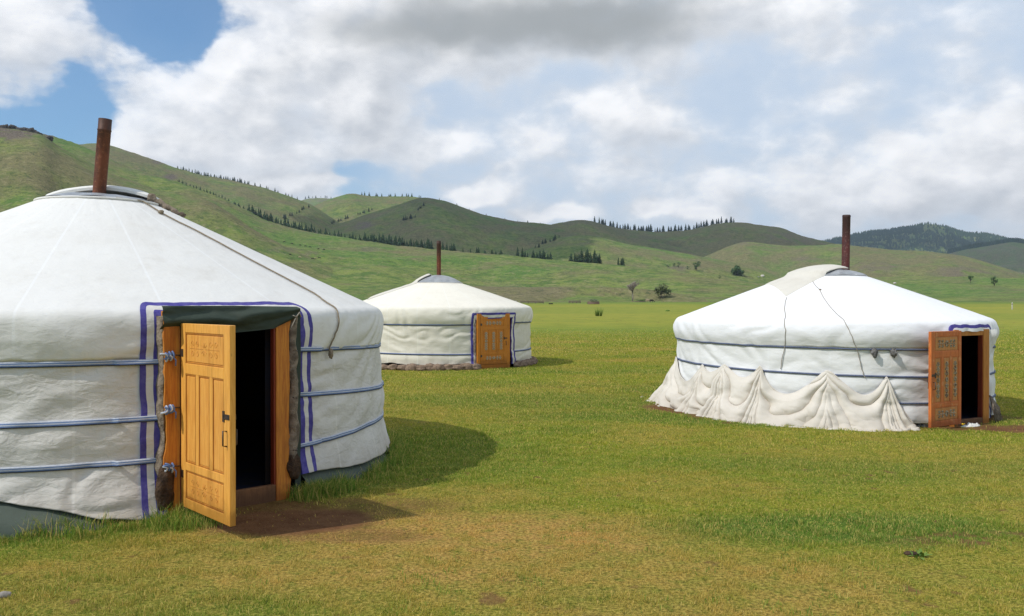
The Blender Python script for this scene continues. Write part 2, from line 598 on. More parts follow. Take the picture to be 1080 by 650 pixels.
M['conifer'] = simple('conifer_needles', (0.022, 0.050, 0.018), (0.035, 0.075, 0.025), 0.6, 0.85, 0)
M['bark'] = simple('bark', (0.13, 0.10, 0.07), (0.07, 0.05, 0.04), 4, 0.9, 0)
M['deadbark'] = simple('pale_dead_wood', (0.36, 0.30, 0.25), (0.24, 0.19, 0.16), 4, 0.9, 0)
M['bushleaf'] = simple('bush_leaf', (0.045, 0.10, 0.022), (0.075, 0.13, 0.03), 1.5, 0.8, 0)
M['oliveleaf'] = simple('olive_leaf', (0.10, 0.13, 0.045), (0.15, 0.16, 0.06), 1.5, 0.8, 0)
M['cow_dark'] = simple('dark_hide', (0.022, 0.018, 0.016), (0.04, 0.03, 0.025), 3, 0.8, 0)
M['cow_tan'] = simple('tan_hide', (0.36, 0.24, 0.13), (0.5, 0.4, 0.28), 3, 0.8, 0)
M['pale_stone'] = simple('pale_boulder', (0.62, 0.58, 0.52), (0.45, 0.4, 0.35), 2, 0.9, 0)
M['old_wood'] = simple('grey_old_wood', (0.20, 0.15, 0.12), (0.12, 0.09, 0.07), 6, 0.9, 0)
M['soot'] = simple('soot', (0.02, 0.018, 0.016), (0.03, 0.025, 0.02), 10, 0.9, 0)


def rust_mat(name, c1, c2, c3):
    m_, t, b = newmat(name, 0.6, 0.4)
    o = objco(t)
    n1 = t.noise(t.mapping(o, (1, 1, 0.45)), 7, 7, 0.68)
    n2 = t.noise(o, 30, 5, 0.6)
    col = t.mix(t.ss(n1, 0.38, 0.62), c1, c2)
    col = t.mix(t.m('MULTIPLY', t.ss(n2, 0.52, 0.7), 0.7), col, c3)
    sp = t.node('ShaderNodeSeparateXYZ')
    t.l.new(o, sp.inputs[0])
    col = t.mix(t.m('MULTIPLY', t.ss(sp.outputs[2], 0.62, 0.86), 0.75), col, (0.035, 0.022, 0.018))
    t.l.new(col, b.inputs['Base Color'])
    b.inputs['Metallic'].default_value = 0.25
    bump(t, b, n2, 0.002)
    return m_


M['rust'] = rust_mat('rusty_iron', (0.17, 0.050, 0.020), (0.085, 0.030, 0.016), (0.26, 0.10, 0.045))
M['rust3'] = rust_mat('purple_rusty_iron', (0.13, 0.035, 0.03), (0.07, 0.028, 0.028), (0.22, 0.13, 0.10))
# ------------------------------------------------------------------ terrain: one height field
PXS = np.arange(-420, 1501, 4.0)


def curve(pts, wide=False):
    a = np.array(pts, float)
    v = np.interp(PXS, a[:, 0], a[:, 1])
    k = np.ones(31) / 31 if wide else np.array([1, 2, 3, 2, 1]) / 9
    m_ = len(k) // 2
    return np.convolve(np.pad(v, m_, 'edge'), k, 'valid')


# each hill: crest line [(bearing, rise)], distance of the crest, front width, back width
# name, crest(px,y), dist(px,r), wf, wb, shape, noise
HILLS = [
    ('bank', [(-420, 345), (330, 345), (400, 312), (430, 304), (500, 302), (560, 303), (620, 302), (680, 305), (730, 312), (790, 330), (1500, 340)],
     [(-420, 560), (1500, 560)], 85, 200, 1.0, 1.5),
    ('spur', [(-420, 100), (-200, 118), (0, 134), (20, 136), (47, 141), (59, 152), (79, 163), (98, 174), (113, 181), (130, 188), (159, 198), (185, 204),
              (201, 208.5), (215, 209.5), (229, 216), (250, 229), (275, 246), (310, 263), (340, 276), (380, 300), (430, 345), (1500, 360)],
     [(-420, 1150), (0, 1150), (200, 980), (300, 860), (400, 760), (1500, 700)], 620, 400, 1.15, 9),
    ('plateau', [(-420, 118), (0, 142), (47, 141), (54, 141.5), (69, 146.5), (84, 152), (100, 159), (113, 165.5), (134, 175.5), (159, 184), (181, 190), (201, 196), (232, 207.5),
                 (247, 214.5), (280, 232), (306, 240), (328, 244.5), (350, 248), (385, 254), (412, 257.5), (440, 260), (488, 265.5), (543, 270),
                 (581, 274), (631, 277.5), (681, 282.5), (732, 289), (760, 293), (800, 299), (840, 306), (900, 315), (1000, 332), (1500, 345)],
     [(-420, 1500), (47, 1500), (200, 1300), (440, 1050), (600, 950), (800, 800), (1500, 800)], 720, 260, 1.0, 5),
    ('rightfoot', [(-420, 345), (640, 345), (720, 322), (760, 305), (820, 298), (880, 295), (940, 292), (1000, 291), (1080, 293), (1200, 300), (1500, 300)],
     [(-420, 1150), (1500, 1150)], 640, 300, 1.0, 3),
    ('ridge3', [(-420, 170), (40, 152), (84, 152), (100, 151), (113, 152.5), (130, 157), (143, 162), (165, 169), (185, 177), (215, 185), (250, 191), (280, 198.5),
                (294, 203), (311, 209), (328, 215), (345, 226), (370, 243), (420, 280), (480, 345), (1500, 360)],
     [(-420, 2300), (1500, 2300)], 900, 500, 1.1, 10),
    ('spur2', [(-420, 340), (150, 300), (215, 262), (270, 240), (302, 231), (311, 226.5), (328, 218.5), (341, 212.5), (355, 207.5), (368, 204), (378, 205), (389, 207), (429, 207), (470, 212), (520, 235), (600, 280), (700, 350), (1500, 360)],
     [(-420, 2700), (1500, 2700)], 1000, 500, 1.1, 12),
    ('farknoll', [(-420, 360), (260, 340), (300, 222), (318, 210), (330, 208.5), (350, 208.5), (365, 216), (420, 300), (1500, 360)],
     [(-420, 5200), (1500, 5200)], 1500, 800, 1.0, 10),
    ('darkhill', [(-420, 350), (300, 262), (330, 247), (351, 236.5), (368, 233), (378, 229.5), (395, 223), (412, 218.5), (430, 212), (444, 208), (455, 208.5), (471, 212), (488, 218.5),
                  (504, 224.5), (521, 229), (543, 233), (569, 235.5), (582, 237), (594, 236), (640, 245), (700, 275), (800, 345), (1500, 360)],
     [(-420, 2200), (1500, 2200)], 950, 500, 1.25, 12),
    ('skyridge', [(-420, 360), (480, 300), (540, 250), (580, 237), (597, 233.5), (610, 231.5), (622, 232.5), (637, 237), (651, 240.5), (670, 243), (698, 244.5), (724, 243),
                  (741, 239.5), (755, 235.5), (771, 234.5), (783, 234), (794, 236), (805, 237.5), (823, 239.5), (835, 244.5), (848, 249.5), (863, 252.5), (880, 257), (910, 266), (980, 300), (1060, 350), (1500, 360)],
     [(-420, 2600), (620, 2450), (1500, 2700)], 900, 600, 1.2, 14),
    ('midspur', [(-420, 350), (520, 300), (575, 245), (610, 233), (640, 243), (670, 251), (700, 257), (740, 266), (790, 280), (860, 310), (920, 350), (1500, 360)],
     [(-420, 2150), (1500, 2150)], 500, 260, 1.0, 6),
    ('sunny', [(-420, 350), (500, 300), (545, 268), (562, 260.5), (581, 253), (590, 250.5), (610, 248), (631, 249.5), (648, 254), (675, 259), (698, 263), (724, 267.5), (755, 273), (791, 281), (817, 290), (900, 320), (1000, 350), (1500, 360)],
     [(-420, 1600), (1500, 1600)], 560, 300, 1.0, 6),
    ('lowhills', [(-420, 350), (620, 340), (700, 290), (751, 267), (771, 258.5), (785, 255), (795, 255), (809, 257.5), (832, 259), (857, 259), (885, 257), (897, 258.5), (914, 260.5), (936, 263),
                  (964, 264), (991, 266), (1010, 268.5), (1023, 271.5), (1038, 276), (1056, 281.5), (1080, 289.5), (1140, 300), (1500, 305)],
     [(-420, 2050), (1500, 2050)], 620, 400, 1.0, 7),
    ('rockbump', [(-420, 350), (850, 330), (880, 290), (905, 277), (925, 275.5), (945, 279), (965, 281), (985, 277.5), (1008, 279), (1035, 285), (1060, 292), (1085, 299), (1160, 320), (1500, 350)],
     [(-420, 1550), (1500, 1550)], 300, 250, 0.9, 6),
    ('forest_mountain', [(-420, 350), (760, 330), (840, 262), (872, 254), (897, 248.5), (918, 244.5), (945, 241.5), (964, 238.5), (982, 235), (993, 238), (1016, 245.5), (1041, 247), (1056, 250.5), (1080, 257), (1150, 270), (1300, 260), (1500, 280)],
     [(-420, 7000), (1500, 7000)], 2600, 1500, 1.15, 60),
    ('dull_mountain', [(-420, 350), (900, 320), (960, 278), (1001, 265.5), (1019, 261.5), (1047, 257.5), (1069, 254.5), (1080, 256.5), (1130, 262), (1250, 280), (1500, 290)],
     [(-420, 5000), (1500, 5000)], 1900, 900, 1.15, 40),
]
HC = [(n, curve(c), curve(d, True), wf, wb, sh, nz) for (n, c, d, wf, wb, sh, nz) in HILLS]
HID = {h[0]: i for i, h in enumerate(HC)}


def terrain(x, y, want_id=False):
    x = np.asarray(x, float)
    y = np.asarray(y, float)
    rho = np.hypot(x, y)
    th = np.arctan2(x, y)
    thc = np.clip(th, -0.86, 0.86)
    back = sstep(np.abs(th), 0.8, 1.6)
    px = CX + FPX * np.tan(np.clip(thc, -0.80, 0.80))
    cosc = np.cos(np.clip(thc, -0.80, 0.80))
    base = 2.3 * sstep(rho, 60, 520) * 1.0
    z = base.copy()
    best = np.full(z.shape, -1)
    wx = 60 * (fbm(x / 310, y / 310, 3.1, 3) - 0.5)
    gn = fbm((x + wx) / 170, (y - wx) / 170, 1.3, 5, 0.5)
    rid = 1 - np.abs(2 * fbm((x + wx) / 260, (y + wx) / 260, 7.7, 4, 0.5) - 1) * 2.2
    fine = fbm(x / 38, y / 38, 5.5, 4, 0.55)
    for i, (n, cy, cd, wf, wb, sh, nz) in enumerate(HC):
        yy = np.interp(px, PXS, cy)
        rc = np.interp(px, PXS, cd)
        hc = H0 + (CY - yy) / FPX * rc * cosc
        hc = hc * (1 - 0.45 * back)
        wf = np.minimum(wf, rc - 430 - 130 * fbm(px / 90, rc * 0 + i * 3.1, 1.0, 3))
        t = (rho - (rc - wf)) / wf
        tf = np.clip(t, 0, 1)
        if n in ('plateau', 'rightfoot'):
            f = 0.8 * tf ** 1.25 + 0.2 * sstep(tf, 0, 1)
        else:
            f = 0.45 * tf ** sh + 0.55 * sstep(tf, 0, 1)
        tb = np.clip(1 - (rho - rc) / wb, 0, 1)
        f = np.where(t > 1, sstep(tb, 0, 1), f)
        amp = nz * 7 * f * (1 - f) + nz * 0.10
        h = hc * f - amp * (1.1 * np.clip(1 - rid, 0, 1) * 0.8 + 0.5 * (1 - gn)) * np.clip(hc / 40, 0, 1) * sstep(f, 0, 0.3)
        h = h + base * (1 - f)
        up = h > z
        z = np.where(up, h, z)
        best = np.where(up, i, best)
    # small relief
    z = z + (fine - 0.5) * np.clip((rho - 400) / 700, 0, 1) * 5.0
    # the meadow
    m = 1 - sstep(rho, 120, 320)
    z = z + m * (0.10 * (fbm(x / 9, y / 9, 0.5, 3) - 0.5) * sstep(rho, 14, 40) + 0.022 * (fbm(x / 0.7, y / 0.7, 9.5, 4) - 0.5))
    z = z - 0.10 * np.exp(-(((x - 5.9) / 3.6) ** 2 + ((y - 14.4) / 3.6) ** 2) ** 2)
    if want_id:
        return z, best, rho, px
    return z


def tz(x, y):
    return float(terrain(np.array([x]), np.array([y]))[0])


_rr = np.concatenate([np.linspace(3, 60, 120), np.linspace(62, 450, 300), np.linspace(452, 3200, 1400), np.linspace(3210, 8000, 600)])


def ground_at(px, py, skip=0.0):
    """first point of the terrain seen in that direction"""
    dx = (px - CX) / FPX
    r = _rr[_rr > skip]
    x, y = dx * r, r
    z = terrain(x, y)
    yp = CY + FPX * (H0 - z) / r
    ok = np.where(yp <= py)[0]
    k = ok[0] if len(ok) else len(r) - 1
    return x[k], y[k], z[k]


# ground colour zones: R rock, G lush, B dry, A bare earth
def zones(x, y, z=None, ids=None, px=None, slope=None):
    rho = np.hypot(x, y)
    R = np.zeros_like(x); G = np.zeros_like(x); B = np.zeros_like(x); A = np.zeros_like(x)
    near = 1 - sstep(rho, 60, 200)
    n1 = fbm(x / 1.6, y / 1.6, 2.2, 5, 0.6)
    n2 = fbm(x / 0.35, y / 0.35, 4.2, 4, 0.6)
    n3 = fbm(x / 6.0, y / 3.2, 8.2, 4, 0.6)
    nn = 0.55 * (n1 - 0.5) + 0.35 * (n2 - 0.5)

    def ell(cx, cy, rx, ry, soft=0.45):
        d = np.hypot((x - cx) / rx, (y - cy) / ry) + 1.3 * nn
        return 1 - sstep(d, 1 - soft, 1 + soft)
    B += near * (0.26 * sstep(n3, 0.40, 0.62) + 0.30 * sstep(n1, 0.50, 0.7))
    B = np.maximum(B, 0.95 * ell(-0.9, 5.75, 2.0, 0.85))
    B = np.maximum(B, 1.0 * ell(-0.55, 6.3, 1.9, 0.75, 0.55))
    B = np.maximum(B, 0.75 * ell(-2.6, 5.2, 1.3, 0.6))
    B = np.maximum(B, 0.7 * ell(0.6, 5.2, 2.2, 0.7))
    B = np.maximum(B, 0.5 * ell(-0.6, 7.6, 0.9, 0.5))
    A = np.maximum(A, ell(-1.75, 6.75, 0.62, 0.42, 0.3))
    A = np.maximum(A, 0.85 * ell(-1.95, 7.0, 0.5, 0.5, 0.4))
    A = np.maximum(A, 0.6 * ell(-1.3, 7.2, 0.8, 0.35, 0.5))
    A = np.maximum(A, 0.5 * ell(-1.2, 6.3, 0.5, 0.2, 0.4))
    A = np.maximum(A, ell(7.5, 12.15, 0.95, 0.42, 0.25))
    A = np.maximum(A, ell(3.0, 14.4, 0.9, 0.75, 0.25))
    A = np.maximum(A, 0.9 * ell(5.3, 14.6, 2.75, 2.55, 0.1))
    G = np.maximum(G, 0.6 * sstep(fbm(x / 3.5 + 40, y / 1.5, 3.3, 4, 0.6), 0.5, 0.7) * near)
    G = np.maximum(G, ell(2.6, 6.5, 1.4, 0.45))
    G = np.maximum(G, ell(4.0, 13.0, 4.0, 0.8) * 0.8)
    G = np.maximum(G, ell(0.8, 15.0, 3.5, 1.2) * 0.7)
    dger = np.hypot(x + 4.53, y - 9.36)
    G = np.maximum(G, (1 - sstep(dger, 3.3, 3.9)) * 0.9 * (A < 0.3))
    G = np.maximum(G, ell(-1.2, 9.6, 1.6, 1.8) * 0.6)
    n5 = fbm(x / 0.12, y / 0.12, 6.6, 3, 0.6)
    A = np.maximum(A, 0.75 * ell(3.6, 6.2, 0.8, 0.22, 0.5) * sstep(n5, 0.45, 0.6))
    A = np.maximum(A, 0.7 * sstep(n5 * 0.6 + n2 * 0.4, 0.64, 0.72) * near)
    B *= (1 - 0.8 * np.clip(G, 0, 1))
    if ids is not None:
        far = sstep(rho, 35, 90)
        g1 = fbm(x / 60, y / 60, 3.0, 5, 0.6)
        g2 = fbm(x / 22, y / 22, 6.0, 4, 0.6)
        # meadow: long dry and fresh bands
        bands = fbm(x / 120, y / 22, 1.0, 4, 0.6)
        pl = (rho < 470)
        yel = far * pl * (0.62 + 0.5 * sstep(bands, 0.4, 0.6)) * (1 - sstep(rho + 160 * (fbm(x / 30, y / 90, 2.0, 4) - 0.5), 230, 420))
        B = np.maximum(B, yel)
        hid = np.array([0] * (len(HC) + 1))
        heath = {'bank': 0.85, 'spur': 0.8, 'plateau': 0.10, 'rightfoot': 0.15, 'ridge3': 0.62, 'spur2': 0.45, 'farknoll': 0.3, 'darkhill': 0.6,
                 'skyridge': 0.85, 'midspur': 0.8, 'sunny': 0.35, 'lowhills': 0.75, 'rockbump': 0.85, 'forest_mountain': 0.2, 'dull_mountain': 0.6}
        hv = np.zeros(len(HC) + 1)
        for k, v in heath.items():
            hv[HID[k]] = v
        hb = hv[ids]
        Hh = np.clip(hb + 2.4 * (g1 - 0.5) + 1.6 * (g2 - 0.5), 0, 1) * (ids >= 0)
        R0 = np.zeros_like(x)
        def rock(cpx, cpy, rpx, rpy, amt=1.0, only=None):
            yp = CY + FPX * (H0 - z) / np.maximum(y, 1)
            d = np.hypot((px - cpx) / rpx, (yp - cpy) / rpy)
            e = amt * (1 - sstep(d + 1.5 * (g2 - 0.5), 0.6, 1.2)) * sstep(g2, 0.36, 0.5)
            if only is not None:
                e = e * np.isin(ids, [HID[o] for o in only])
            return e * (y > 100)
        for a in [(10, 140, 34, 9, 1.3, ['spur', 'plateau']), (52, 142, 10, 4, 1.0, ['spur', 'plateau']), (168, 170, 9, 4, 1.0), (181, 187, 9, 4), (384, 238, 14, 5, 0.9), (925, 281, 28, 9, 0.55, ['rockbump']), (1015, 288, 38, 10, 0.6, ['rockbump']),
                  (840, 250, 40, 10, 0.5, ['skyridge']), (785, 256, 10, 3, 0.4), (850, 274, 18, 4, 0.5), (300, 264, 20, 4, 0.4), (328, 268, 8, 3, 0.5), (390, 263, 14, 3, 0.5), (350, 232, 5, 3, 0.4),
                  (610, 255, 14, 5, 0.3), (715, 283, 12, 3, 0.7), (1020, 269, 18, 5, 0.5, ['lowhills']), (540, 308, 110, 9, 0.22)]:
            R0 = np.maximum(R0, rock(*a))
        R = np.maximum(R, np.clip(R0, 0, 1))
        G = np.where(ids >= 0, sstep(fbm(x / 130, y / 130, 9.0, 4), 0.42, 0.68), G)
        return np.stack([R, np.clip(G, 0, 1), np.clip(B, 0, 1), np.clip(A, 0, 1)], -1), Hh
    return np.stack([R, np.clip(G, 0, 1), np.clip(B, 0, 1), np.clip(A, 0, 1)], -1)


def pasture_color(t, zone, heath, rnd=None):
    """colour of pasture from baked zones plus fine position noise"""
    geo = t.node('ShaderNodeNewGeometry')
    pos = geo.outputs['Position']
    sp = t.node('ShaderNodeSeparateColor')
    t.l.new(zone.outputs['Color'], sp.inputs[0])
    R, G, B = sp.outputs[0], sp.outputs[1], sp.outputs[2]
    A = zone.outputs['Alpha']
    xy = t.mapping(pos, (1, 1, 0.0))
    n1 = t.noise(xy, 5.0, 5, 0.65)
    n2 = t.noise(xy, 38.0, 4, 0.7)
    n3 = t.noise(xy, 0.9, 4, 0.6)
    base = t.mix(t.ss(n1, 0.35, 0.68), (0.165, 0.205, 0.022), (0.245, 0.240, 0.030))
    base = t.mix(t.m('MULTIPLY', t.ss(n3, 0.42, 0.62), 0.5), base, (0.160, 0.215, 0.024))
    base = t.mix(t.m('MULTIPLY', G, t.ss(n1, 0.2, 0.6, 0.5, 1.0)), base, (0.090, 0.165, 0.028))
    base = t.mix(t.m('MULTIPLY', B, t.ss(n1, 0.3, 0.6, 0.55, 1.0)), base, (0.400, 0.245, 0.090))
    base = t.mix(t.m('MULTIPLY', t.ss(n2, 0.5, 0.72), 0.5), base, (0.42, 0.32, 0.14))
    base = t.mix(t.m('MULTIPLY', t.ss(n2, 0.3, 0.45, 1.0, 0.0), 0.5), base, (0.060, 0.080, 0.014))
    n4 = t.noise(xy, 13.0, 4, 0.6)
    base = t.mix(t.ss(n4, 0.52, 0.66, 0.0, 0.5), base, (0.33, 0.26, 0.075))
    base = t.mix(t.ss(n4, 0.34, 0.46, 0.5, 0.0), base, (0.085, 0.135, 0.02))
    base = t.mix(1.0, base, (1.36, 1.42, 1.15, 1), 'MULTIPLY')
    return base, R, G, B, A, n1, n2, pos


def ground_material():
    m_, t, b = newmat('pasture_ground', 0.95, 0.1)
    z = t.node('ShaderNodeVertexColor', layer_name='zone')
    h = t.node('ShaderNodeAttribute', attribute_name='heath')
    wd = t.node('ShaderNodeAttribute', attribute_name='hill')
    base, R, G, B, A, n1, n2, pos = pasture_color(t, z, None)
    base = t.mix(1.0, base, t.mix(t.ss(n2, 0.38, 0.62), (0.42, 0.40, 0.36), (0.95, 0.88, 0.80)), 'MULTIPLY')
    # far pasture colours
    f1 = t.noise(pos, 0.05, 6, 0.62)
    f2 = t.noise(pos, 0.35, 5, 0.7)
    plain = t.mix(B, (0.155, 0.225, 0.030), (0.290, 0.280, 0.040))
    plain = t.mix(t.m('MULTIPLY', t.ss(f2, 0.45, 0.7), 0.4), plain, (0.10, 0.14, 0.03))
    f6 = t.noise(t.mapping(pos, (0.45, 1, 1)), 0.9, 6, 0.75)
    plain = t.mix(t.ss(f6, 0.50, 0.60, 0.0, 0.55), plain, (0.115, 0.165, 0.030))
    plain = t.mix(t.ss(f6, 0.36, 0.44, 0.5, 0.0), plain, (0.36, 0.31, 0.085))
    hills = t.mix(t.ss(f1, 0.38, 0.60), (0.095, 0.155, 0.034), (0.195, 0.235, 0.056))
    hills = t.mix(t.m('MULTIPLY', G, 0.55), hills, (0.090, 0.190, 0.034))
    hh = t.m('MULTIPLY', h.outputs['Fac'], t.ss(f2, 0.3, 0.6, 0.55, 1.0))
    hills = t.mix(hh, hills, (0.185, 0.150, 0.078))
    hills = t.mix(t.m('MULTIPLY', t.ss(f2, 0.50, 0.60), 0.6), hills, (0.068, 0.095, 0.034))
    f4 = t.noise(pos, 0.14, 3, 0.8)
    hills = t.mix(t.m('MULTIPLY', t.ss(f4, 0.56, 0.62), 0.6), hills, (0.27, 0.235, 0.12))
    hills = t.mix(t.m('MULTIPLY', t.ss(f4, 0.36, 0.44, 1.0, 0.0), 0.6), hills, (0.040, 0.065, 0.022))
    f3 = t.noise(pos, 0.8, 6, 0.75)
    rockc = t.mix(t.ss(f3, 0.40, 0.62), (0.05, 0.042, 0.036), (0.30, 0.235, 0.175))
    hills = t.mix(t.m('MULTIPLY', R, t.ss(f3, 0.32, 0.5, 0.45, 1.0)), hills, rockc)
    geo = t.node('ShaderNodeVectorMath', operation='LENGTH')
    t.l.new(pos, geo.inputs[0])
    dist = geo.outputs['Value']
    base = t.mix(t.ss(dist, 30, 60), base, plain)
    col = t.mix(wd.outputs['Fac'], base, hills)
    soil = t.mix(t.ss(n1, 0.3, 0.7), (0.120, 0.052, 0.022), (0.200, 0.100, 0.044))
    soil = t.mix(t.m('MULTIPLY', t.ss(n2, 0.55, 0.7), 0.6), soil, (0.22, 0.14, 0.08))
    col = t.mix(A, col, soil)
    t.l.new(col, b.inputs['Base Color'])
    near = t.m('ADD', t.m('MULTIPLY', n1, 0.5), t.m('MULTIPLY', n2, 0.35))
    hb = t.m('ADD', t.m('MULTIPLY', near, t.ss(dist, 40, 120, 0.05, 0.0)), t.m('MULTIPLY', t.m('ADD', f2, t.m('MULTIPLY', t.m('MULTIPLY', f3, R), 2.5)), t.ss(dist, 200, 500, 0.0, 0.55)))
    bump(t, b, hb, 1.0, 1.0)
    return m_


M['ground'] = ground_material()


def build_ground():
    fov = np.radians(36.5)
    th_in = np.linspace(-fov, fov, 980)
    th_out = np.linspace(fov, 2 * math.pi - fov, 190)[1:-1]
    th = np.concatenate([th_in, th_out])
    r = np.concatenate([np.geomspace(0.004, 3.6, 16)[:-1], np.linspace(3.6, 13, 330)[:-1], np.geomspace(13, 60, 110)[:-1], np.geomspace(60, 450, 80)[:-1],
                        np.linspace(450, 3000, 330)[:-1], np.linspace(3000, 9500, 130)])
    nt_, nr = len(th), len(r)
    T, Rr = np.meshgrid(th, r, indexing='ij')
    x = Rr * np.sin(T)
    y = Rr * np.cos(T)
    z, ids, rho, px = terrain(x, y, True)
    zn, hh = zones(x.ravel(), y.ravel(), z.ravel(), ids.ravel(), px.ravel())
    hill = sstep(rho + 240 * (fbm(x / 60, y / 120, 5.0, 4) - 0.5), 300, 540).ravel()
    co = np.stack([x, y, z], -1).reshape(-1, 3)
    co = np.vstack([co, [[0, 0, float(z[:, 0].mean())]]])
    c = len(co) - 1
    i = np.arange(nt_)[:, None]
    j = np.arange(nr - 1)[None, :]
    i2 = (i + 1) % nt_
    q = np.stack([i * nr + j, i * nr + j + 1, i2 * nr + j + 1, i2 * nr + j], -1).reshape(-1, 4)
    zn = np.vstack([zn, zn[:1]])
    hh = np.append(hh, 0)
    hill = np.append(hill, 0)
    me = fast_mesh('ground', co, quads=q, mats=[M['ground']], attrs={'zone': zn, 'heath': hh, 'hill': hill})
    # centre cap
    o = link('ground', me)
    tag(o, kind='structure')
    o['label'] = 'green and straw coloured grazed pasture rising into grassy hills'
    cap = MB()
    cap.add([(0, 0, co[c, 2])] + [tuple(co[k * nr]) for k in range(0, nt_)], [(0, k + 1, (k + 1) % nt_ + 1) for k in range(nt_)])
    return o


GROUND = build_ground()
# ------------------------------------------------------------------ gers
class Ger:
    def __init__(s, C, R, deg, z0, prof, hem, zc, rc, eave, name='ger'):
        s.C, s.R, s.deg, s.z0, s.hem, s.zc, s.rc, s.eave = C, R, math.radians(deg), z0, hem, zc, rc, eave
        p = np.array(prof, float)           # (z, r) roof cover and wall, monotone in z
        # arc length resample and smooth
        d = np.concatenate([[0], np.cumsum(np.hypot(*np.diff(p, axis=0).T))])
        u = np.linspace(0, d[-1], 500)
        z = np.interp(u, d, p[:, 0])
        r = np.interp(u, d, p[:, 1])
        k = np.ones(13) / 13
        zz = np.convolve(np.pad(z, 6, 'edge'), k, 'valid')
        r2 = np.convolve(np.pad(r, 6, 'edge'), k, 'valid')
        s.pz, s.pr = zz, r2
        s.root = empty(name, (C[0], C[1], z0), s.deg)
        s.ca, s.sa = math.cos(s.deg), math.sin(s.deg)
        s.seed = C[0] * 3.7

    def rad(s, z):
        return np.interp(z, s.pz, s.pr)

    def local(s, wx, wy):
        dx, dy = wx - s.C[0], wy - s.C[1]
        return dx * s.ca + dy * s.sa, -dx * s.sa + dy * s.ca

    def hit(s, px, py, extra=0.0):
        """alpha (from the door, positive to the right), z, r of the surface point in that direction"""
        y = np.linspace(max(0.5, s.C[1] - s.R - 1), s.C[1] + s.R, 3000)
        x = (px - CX) / FPX * y
        z = H0 - (py - CY) / FPX * y - s.z0
        lx, ly = s.local(x, y)
        r = np.hypot(lx, ly)
        ins = np.where((r < s.rad(z) + extra) & (z < s.zc + 0.4))[0]
        if not len(ins):
            k = int(np.argmin(r - s.rad(z)))
        else:
            k = ins[0]
        return math.atan2(lx[k], -ly[k]), float(z[k]), float(r[k])

    def wr(s, a, z):
        """wrinkle displacement of the cloth"""
        r = s.R
        X, Y = np.cos(a) * r, np.sin(a) * r
        w = 0.036 * (fbm(X * 0.9 + s.seed, Y * 0.9, z * 1.6, 3) - 0.5)
        dg = fbm(X * 1.2 + z * 1.1 + s.seed, Y * 1.2 - z * 1.1, z * 0.6, 2)
        w = w + 0.017 * np.abs(np.sin(dg * 21 + z * 5)) ** 1.5 * (1 - sstep(z, s.eave - 0.15, s.eave + 0.02))
        w = w + 0.009 * (np.abs(fbm(X * 2.1 + s.seed + z * 1.3, Y * 2.1 + z, z * 4.5 + 9, 3) - 0.5) * 2)
        w = w + 0.011 * (fbm(X * 7 + z * 5, Y * 7 - z * 5, z * 9 + s.seed, 3) - 0.5)
        return w

    def P(s, a, z, off=0.0, wr=True):
        a = np.asarray(a, float)
        z = np.asarray(z, float)
        r = s.rad(z)
        dz = 0.01
        dr = (s.rad(z + dz) - s.rad(z - dz)) / (2 * dz)
        n = np.hypot(1, dr)
        d = off + (s.wr(a, z) * s.wamp(a, z) if wr else 0)
        r2 = r + d / n
        z2 = z - dr / n * d
        return np.stack([r2 * np.sin(a), -r2 * np.cos(a), z2 + 0 * a], -1)

    def wamp(s, a, z):
        # quiet on the roof, lively on the wall, pinned at the straps
        roof = sstep(z, s.eave, s.eave + 0.25)
        return (1 - roof) * 1.0 + roof * 0.35


def cover(G, name, mat, z0f, z1, na, nz, mask=None, off=0.0, gather=None, lip=True, amp=1.0):
    """cloth shell between height z0f(alpha) and z1"""
    a = np.linspace(-math.pi, math.pi, na + 1)[:-1]
    uu = np.linspace(0, 1, nz)
    # spread rows by arc length
    zl = np.interp(uu, np.linspace(0, 1, 200), np.linspace(0, 1, 200))
    A = a[:, None] + 0 * uu[None, :]
    zz0 = z0f(a)[:, None]
    # arc-length positions between z0 and z1
    ztab = np.linspace(float(np.min(zz0)), z1, 600)
    rt = G.rad(ztab)
    arc = np.concatenate([[0], np.cumsum(np.hypot(np.diff(ztab), np.diff(rt)))])
    s0 = np.interp(zz0, ztab, arc)
    S = s0 + (arc[-1] - s0) * zl[None, :]
    Z = np.interp(S, arc, ztab)
    P = G.P(A, Z, off)
    if gather is not None:
        zg, am, fall = gather
        X, Y = np.cos(A) * G.R * 9, np.sin(A) * G.R * 9
        g = am * (fbm(X, Y, Z * 0.8, 3) - 0.5) * np.exp(-np.abs(Z - zg) / fall) * 2
        P[..., 0] += g * np.sin(A)
        P[..., 1] -= g * np.cos(A)
    if lip:
        L = P[:, :1].copy()
        L[..., 0] -= 0.03 * np.sin(A[:, :1])
        L[..., 1] += 0.03 * np.cos(A[:, :1])
        P = np.concatenate([L, P], 1)
        Z = np.concatenate([Z[:, :1], Z], 1)
    mb = MB()
    mk = None
    if mask is not None:
        am = np.append(a, a[0] + 2 * math.pi)
        ac = (am[:-1] + am[1:]) / 2
        zc = (Z[:, :-1] + Z[:, 1:]) / 2
        mk = ~((np.abs(ac)[:, None] < mask[0]) & (zc < mask[1]))
        mk = ~((ac[:, None] > mask[2]) & (ac[:, None] < mask[0]) & (zc < mask[1]))
    mb.grid(P, closed=True, mask=mk)
    return mb.build(name, mat, G.root)


